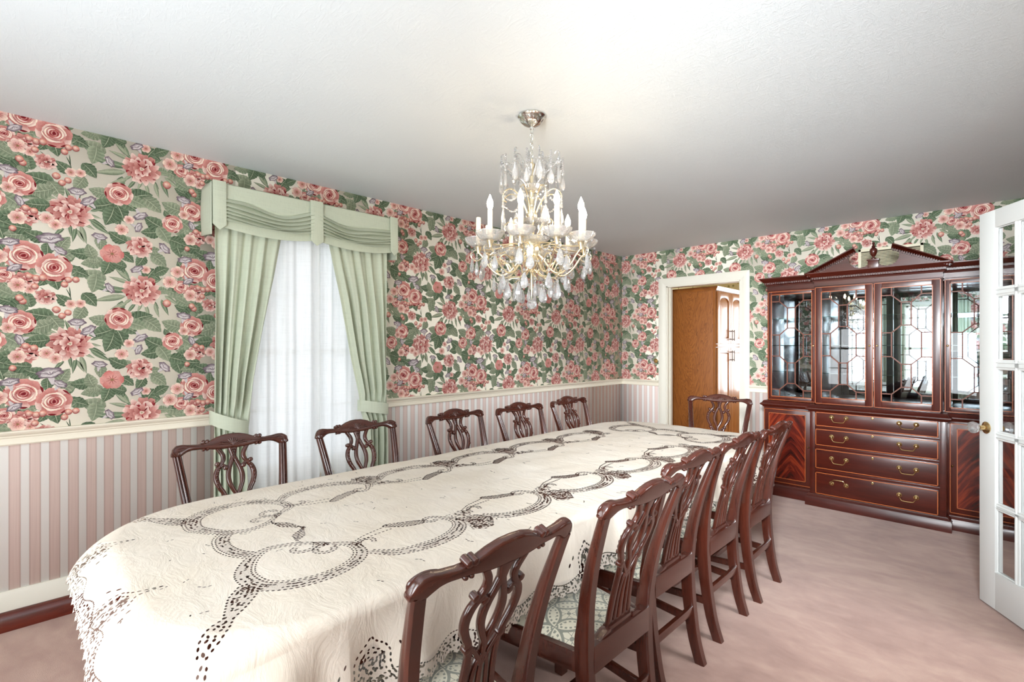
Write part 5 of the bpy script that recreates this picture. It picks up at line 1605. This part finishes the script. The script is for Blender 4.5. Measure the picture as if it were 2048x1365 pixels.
# ------------------------------------------------------------------ kitchen pantry, vent, dimmer
PX1, PY0 = -2.34, 5.75
pan = thing('pantry_cabinet', 'tall golden oak pantry cabinet with arched doors, seen through the kitchen doorway', 'cabinet', (PX1-.3, PY0+.4, 0))
PO = (PX1-.3, PY0+.4, 0)
def pb(mb, name, m, parent=None, **k): return mb.build(name, m, parent if parent is not None else pan, origin=PO, **k)
PY1 = PY0+.80; PH = 2.005
def oakpanel():
    m, nt, b = newmat('oak_veneer_cathedral'); g = N(nt); co = g.coord()
    sp = g.n('ShaderNodeSeparateXYZ'); g.link(co, sp.inputs[0])
    x = sp.outputs[0]
    p = g.math('ADD', g.math('MULTIPLY', sp.outputs[2], 1.0), g.math('MULTIPLY', g.math('POWER', g.math('ABSOLUTE', g.math('ADD', x, .03)), 1.5), -7.0))
    cbn = g.n('ShaderNodeCombineXYZ'); g.link(g.math('MULTIPLY', x, 5), cbn.inputs[0]); g.link(g.math('MULTIPLY', p, 3.2), cbn.inputs[1])
    n1 = g.noise(cbn.outputs[0], 1.6, 3, .5, 1.2)
    rings = g.math('FRACT', g.math('MULTIPLY', n1, 9))
    fine = g.noise(g.mapping(co, scale=(220,220,5)), 1, 3)
    f = g.math('ADD', g.math('MULTIPLY', rings, .45), g.math('MULTIPLY', fine, .5))
    g.link(g.ramp(f, [(.2, lin((104,58,24))), (.45, lin((142,84,36))), (.8, lin((158,98,46)))]), b.inputs['Base Color'])
    b.inputs['Roughness'].default_value = .4
    return m
M['oakpanel'] = oakpanel()
mb = MB(); mb.box((-2.95, PY0, .0), (PX1-.022, PY1, PH)); pb(mb, 'case', M['oakpanel'], bevel=.003)
mb = MB(); mb.box((PX1-.05, PY0-.004, .0), (PX1-.02, PY0+.012, PH)); mb.box((PX1-.03, PY0-.002, .09), (PX1-.02, PY1, PH)); pb(mb, 'face_frame', M['oak'], bevel=.002)
mb = MB()
prof = [(0,PH-.02),(.010,PH-.02),(.016,PH-.005),(.030,PH+.010),(.034,PH+.024),(0,PH+.024)]
mb.rings([[(-2.95, PY0-o, z) for o, z in prof], [(PX1-.02+o, PY0-o, z) for o, z in prof], [(PX1-.02+o, PY1, z) for o, z in prof]])
mb.box((-2.95, PY0, PH), (PX1-.02, PY1, PH+.023))
pb(mb, 'crown_moulding', M['oak'], smooth=30)
mb = MB(); mb.box((PX1-.022, PY0-.010, 1.322), (PX1+.006, PY1, 1.352)); pb(mb, 'mid_rail', M['oak'], bevel=.004)
dw = .385
for col_ in range(2):
    y0 = PY0+.012+col_*(dw+.006); y1 = y0+dw
    for (z0, z1, arch) in ((1.362, 1.972, True), (.10, 1.312, False)):
        mb = MB(); X0, X1 = PX1-.020, PX1
        st = .062
        mb.box((X0, y0, z0), (X1, y0+st, z1)); mb.box((X0, y1-st, z0), (X1, y1, z1)); mb.box((X0, y0+st, z0), (X1, y1-st, z0+st))
        ym, hw = (y0+y1)/2, (y1-y0)/2-st
        ah = .055 if arch else .0
        top = [(y0+st, z1), (y0+st, z1-st-ah)]+[(ym-hw*math.cos(PI*i/12), z1-st-ah+ah*math.sin(PI*i/12)) for i in range(1, 12)]+[(y1-st, z1-st-ah), (y1-st, z1)]
        mb.prism(top, lambda a, b, d: (d, a, b), X0, X1)
        d = pb(mb, 'door', M['oak'], bevel=.004)
        inner = [(y0+st, z0+st), (y1-st, z0+st), (y1-st, z1-st-ah)]+[(ym+hw*math.cos(PI*i/12), z1-st-ah+ah*math.sin(PI*i/12)) for i in range(1, 12)]+[(y0+st, z1-st-ah)]
        cy, cz = ym, (z0+z1)/2
        def shr(k): return [(cy+(a-cy)*(1-k/hw), cz+(b-cz)*(1-k/((z1-z0)/2-st))) for a, b in inner]
        mb = MB(); mb.rings([[(X0+.004, a, b) for a, b in inner], [(X0+.006, a, b) for a, b in shr(.008)], [(X1-.003, a, b) for a, b in shr(.036)]])
        pb(mb, 'raised_panel', M['oak'], d, smooth=25)
        hy = y1-.030 if col_ == 0 else y0+.030
        hz = z0+.10 if arch else z1-.10
        mb = MB(); hl = .048
        mb.tube([(X1+.028, hy, hz-hl-.012), (X1+.028, hy, hz+hl+.012)], .0045, 8)
        for s in (-1, 1):
            mb.tube([(X1, hy, hz+s*hl), (X1+.028, hy, hz+s*hl)], .0045, 8); mb.ball((X1+.028, hy, hz+s*(hl+.012)), .006, 8, 5)
        pb(mb, 'handle', M['darkmetal'], d)
mb = MB(); mb.box((-2.95, PY0+.004, 0), (PX1-.06, PY1, .09)); pb(mb, 'toe_kick', M['oak'], smooth=0)
# return-air grille high on the back wall behind the pediment
vx0, vx1, vz0, vz1 = -.905, -.455, 1.985, 2.19
vt = thing('air_vent', 'cream louvred air vent on the wall behind the cabinet pediment', 'vent', (0, YB, 0))
VO = (0, YB, 0)
M['ventpaint'] = plain('cream_vent_paint', (232,224,196), .45)
mb = MB(); y = YB-.012
for p, q in (((vx0, vz0), (vx0+.022, vz1)), ((vx1-.022, vz0), (vx1, vz1)), ((vx0, vz0), (vx1, vz0+.022)), ((vx0, vz1-.022), (vx1, vz1))):
    mb.box((p[0], y, p[1]), (q[0], YB-.001, q[1]))
mb.build('vent_frame', M['ventpaint'], vt, origin=VO, bevel=.002)
mb = MB(); mb.box((vx0+.02, YB-.003, vz0+.02), (vx1-.02, YB-.0018, vz1-.02)); mb.build('vent_shade', plain('vent_shadow', (90,84,66), .8), vt, origin=VO, smooth=0)  # sheet coloured dark to stand in for shade behind the louvres
mb = MB(); z = vz0+.03
while z < vz1-.026:
    mb.obox(((vx0+vx1)/2, YB-.008, z), ((vx1-vx0)/2-.022, .0045, .0012), rot=Matrix.Rotation(R(40), 3, 'X')); z += .0125
mb.build('louvres', M['ventpaint'], vt, origin=VO, smooth=0)
# brass dimmer knob beside the doorway
dm = thing('dimmer_switch', 'small round brass dimmer knob on the wallpaper left of the kitchen doorway', 'light switch', (-2.880, YB, 1.157))
rot = Matrix.Rotation(R(90), 3, 'X')
mb = MB(); mb.lathe([(.001,.0),(.026,.0),(.027,.003),(.024,.006),(.001,.007)], 24, (0,-.002,0), rot=rot); mb.build('wall_plate', M['brass'], dm)
mb = MB(); mb.lathe([(.001,.006),(.013,.006),(.015,.010),(.014,.024),(.011,.028),(.001,.029)], 20, (0,-.002,0), rot=rot); mb.build('knob', M['brass'], dm)
# ------------------------------------------------------------------ light and camera
def area(name, loc, rot, sx, sy, power, col=(1,1,1), spread=None):
    l = bpy.data.lights.new(name, 'AREA'); l.shape = 'RECTANGLE'; l.size = sx; l.size_y = sy; l.energy = power; l.color = col
    if spread: l.spread = spread
    o = bpy.data.objects.new(name, l); COL.objects.link(o); o.location = loc; o.rotation_euler = rot
    return o
def aim(p, q):
    return (Vector(q)-Vector(p)).to_track_quat('-Z', 'Y').to_euler()
# daylight outside the windows
for k, (a, b) in enumerate(DW):
    area('daylight_front', ((a+b)/2, YD-.30, 1.30), (R(90), 0, 0), .95, 1.8, 32, (.93,.97,1))
area('daylight_left', (XA-.45, (WIN[0]+WIN[1])/2, 1.3), (0, R(-90), 0), 1.9, 1.2, 3, (.96,.98,1))
# added fill lamps, out of view near the camera; the first faces the ceiling
area('ceiling_fill', (-.30, -.85, 1.25), (R(180), 0, 0), 1.3, 1.1, 28, (.86,.94,1))
p_ = (-.60, -1.25, 1.05); area('left_wall_fill', p_, aim(p_, (-3.3, .9, .9)), 1.0, 1.0, 22, (.88,.95,1))  # fill added to brighten the left wall, no fixture there
p_ = (.16, -.55, 1.95); area('back_wall_fill', p_, aim(p_, (-1.7, 5.3, 1.1)), .5, .5, 30, (.90,.96,1), R(58))  # fill added to brighten the back wall and cabinet
# fill light added in the unseen hall, then the kitchen window
p_ = (1.5, 2.45, 1.75); area('hall_fill', p_, aim(p_, (-1.2, 2.45, .2)), 1.2, 1.2, 13, (.90,.96,1), R(95))
area('kitchen_window', (-1.35, 7.5, 1.35), (R(-90), 0, 0), 1.5, 1.3, 34, (.96,.98,1))
w = bpy.data.worlds.new('sky'); scene.world = w; w.use_nodes = True
bg = w.node_tree.nodes['Background']; bg.inputs[0].default_value = (.86,.93,1,1); bg.inputs[1].default_value = .8
cam = bpy.data.cameras.new('camera'); co_ = bpy.data.objects.new('camera', cam); COL.objects.link(co_)
cam.sensor_width = 36; cam.lens = 985/2048*36; cam.shift_y = 9.5/2048; cam.clip_start = .02
co_.location = (0, 0, 1.335); co_.rotation_euler = (R(90), 0, .782)
scene.camera = co_
scene.view_settings.view_transform = 'Standard'; scene.view_settings.look = 'None'
scene.view_settings.exposure = 0.8
scene.cycles.use_denoising = True
scene.cycles.max_bounces = 10; scene.cycles.transparent_max_bounces = 24; scene.cycles.transmission_bounces = 8
scene.cycles.caustics_reflective = False; scene.cycles.caustics_refractive = False
scene.cycles.sample_clamp_indirect = 6
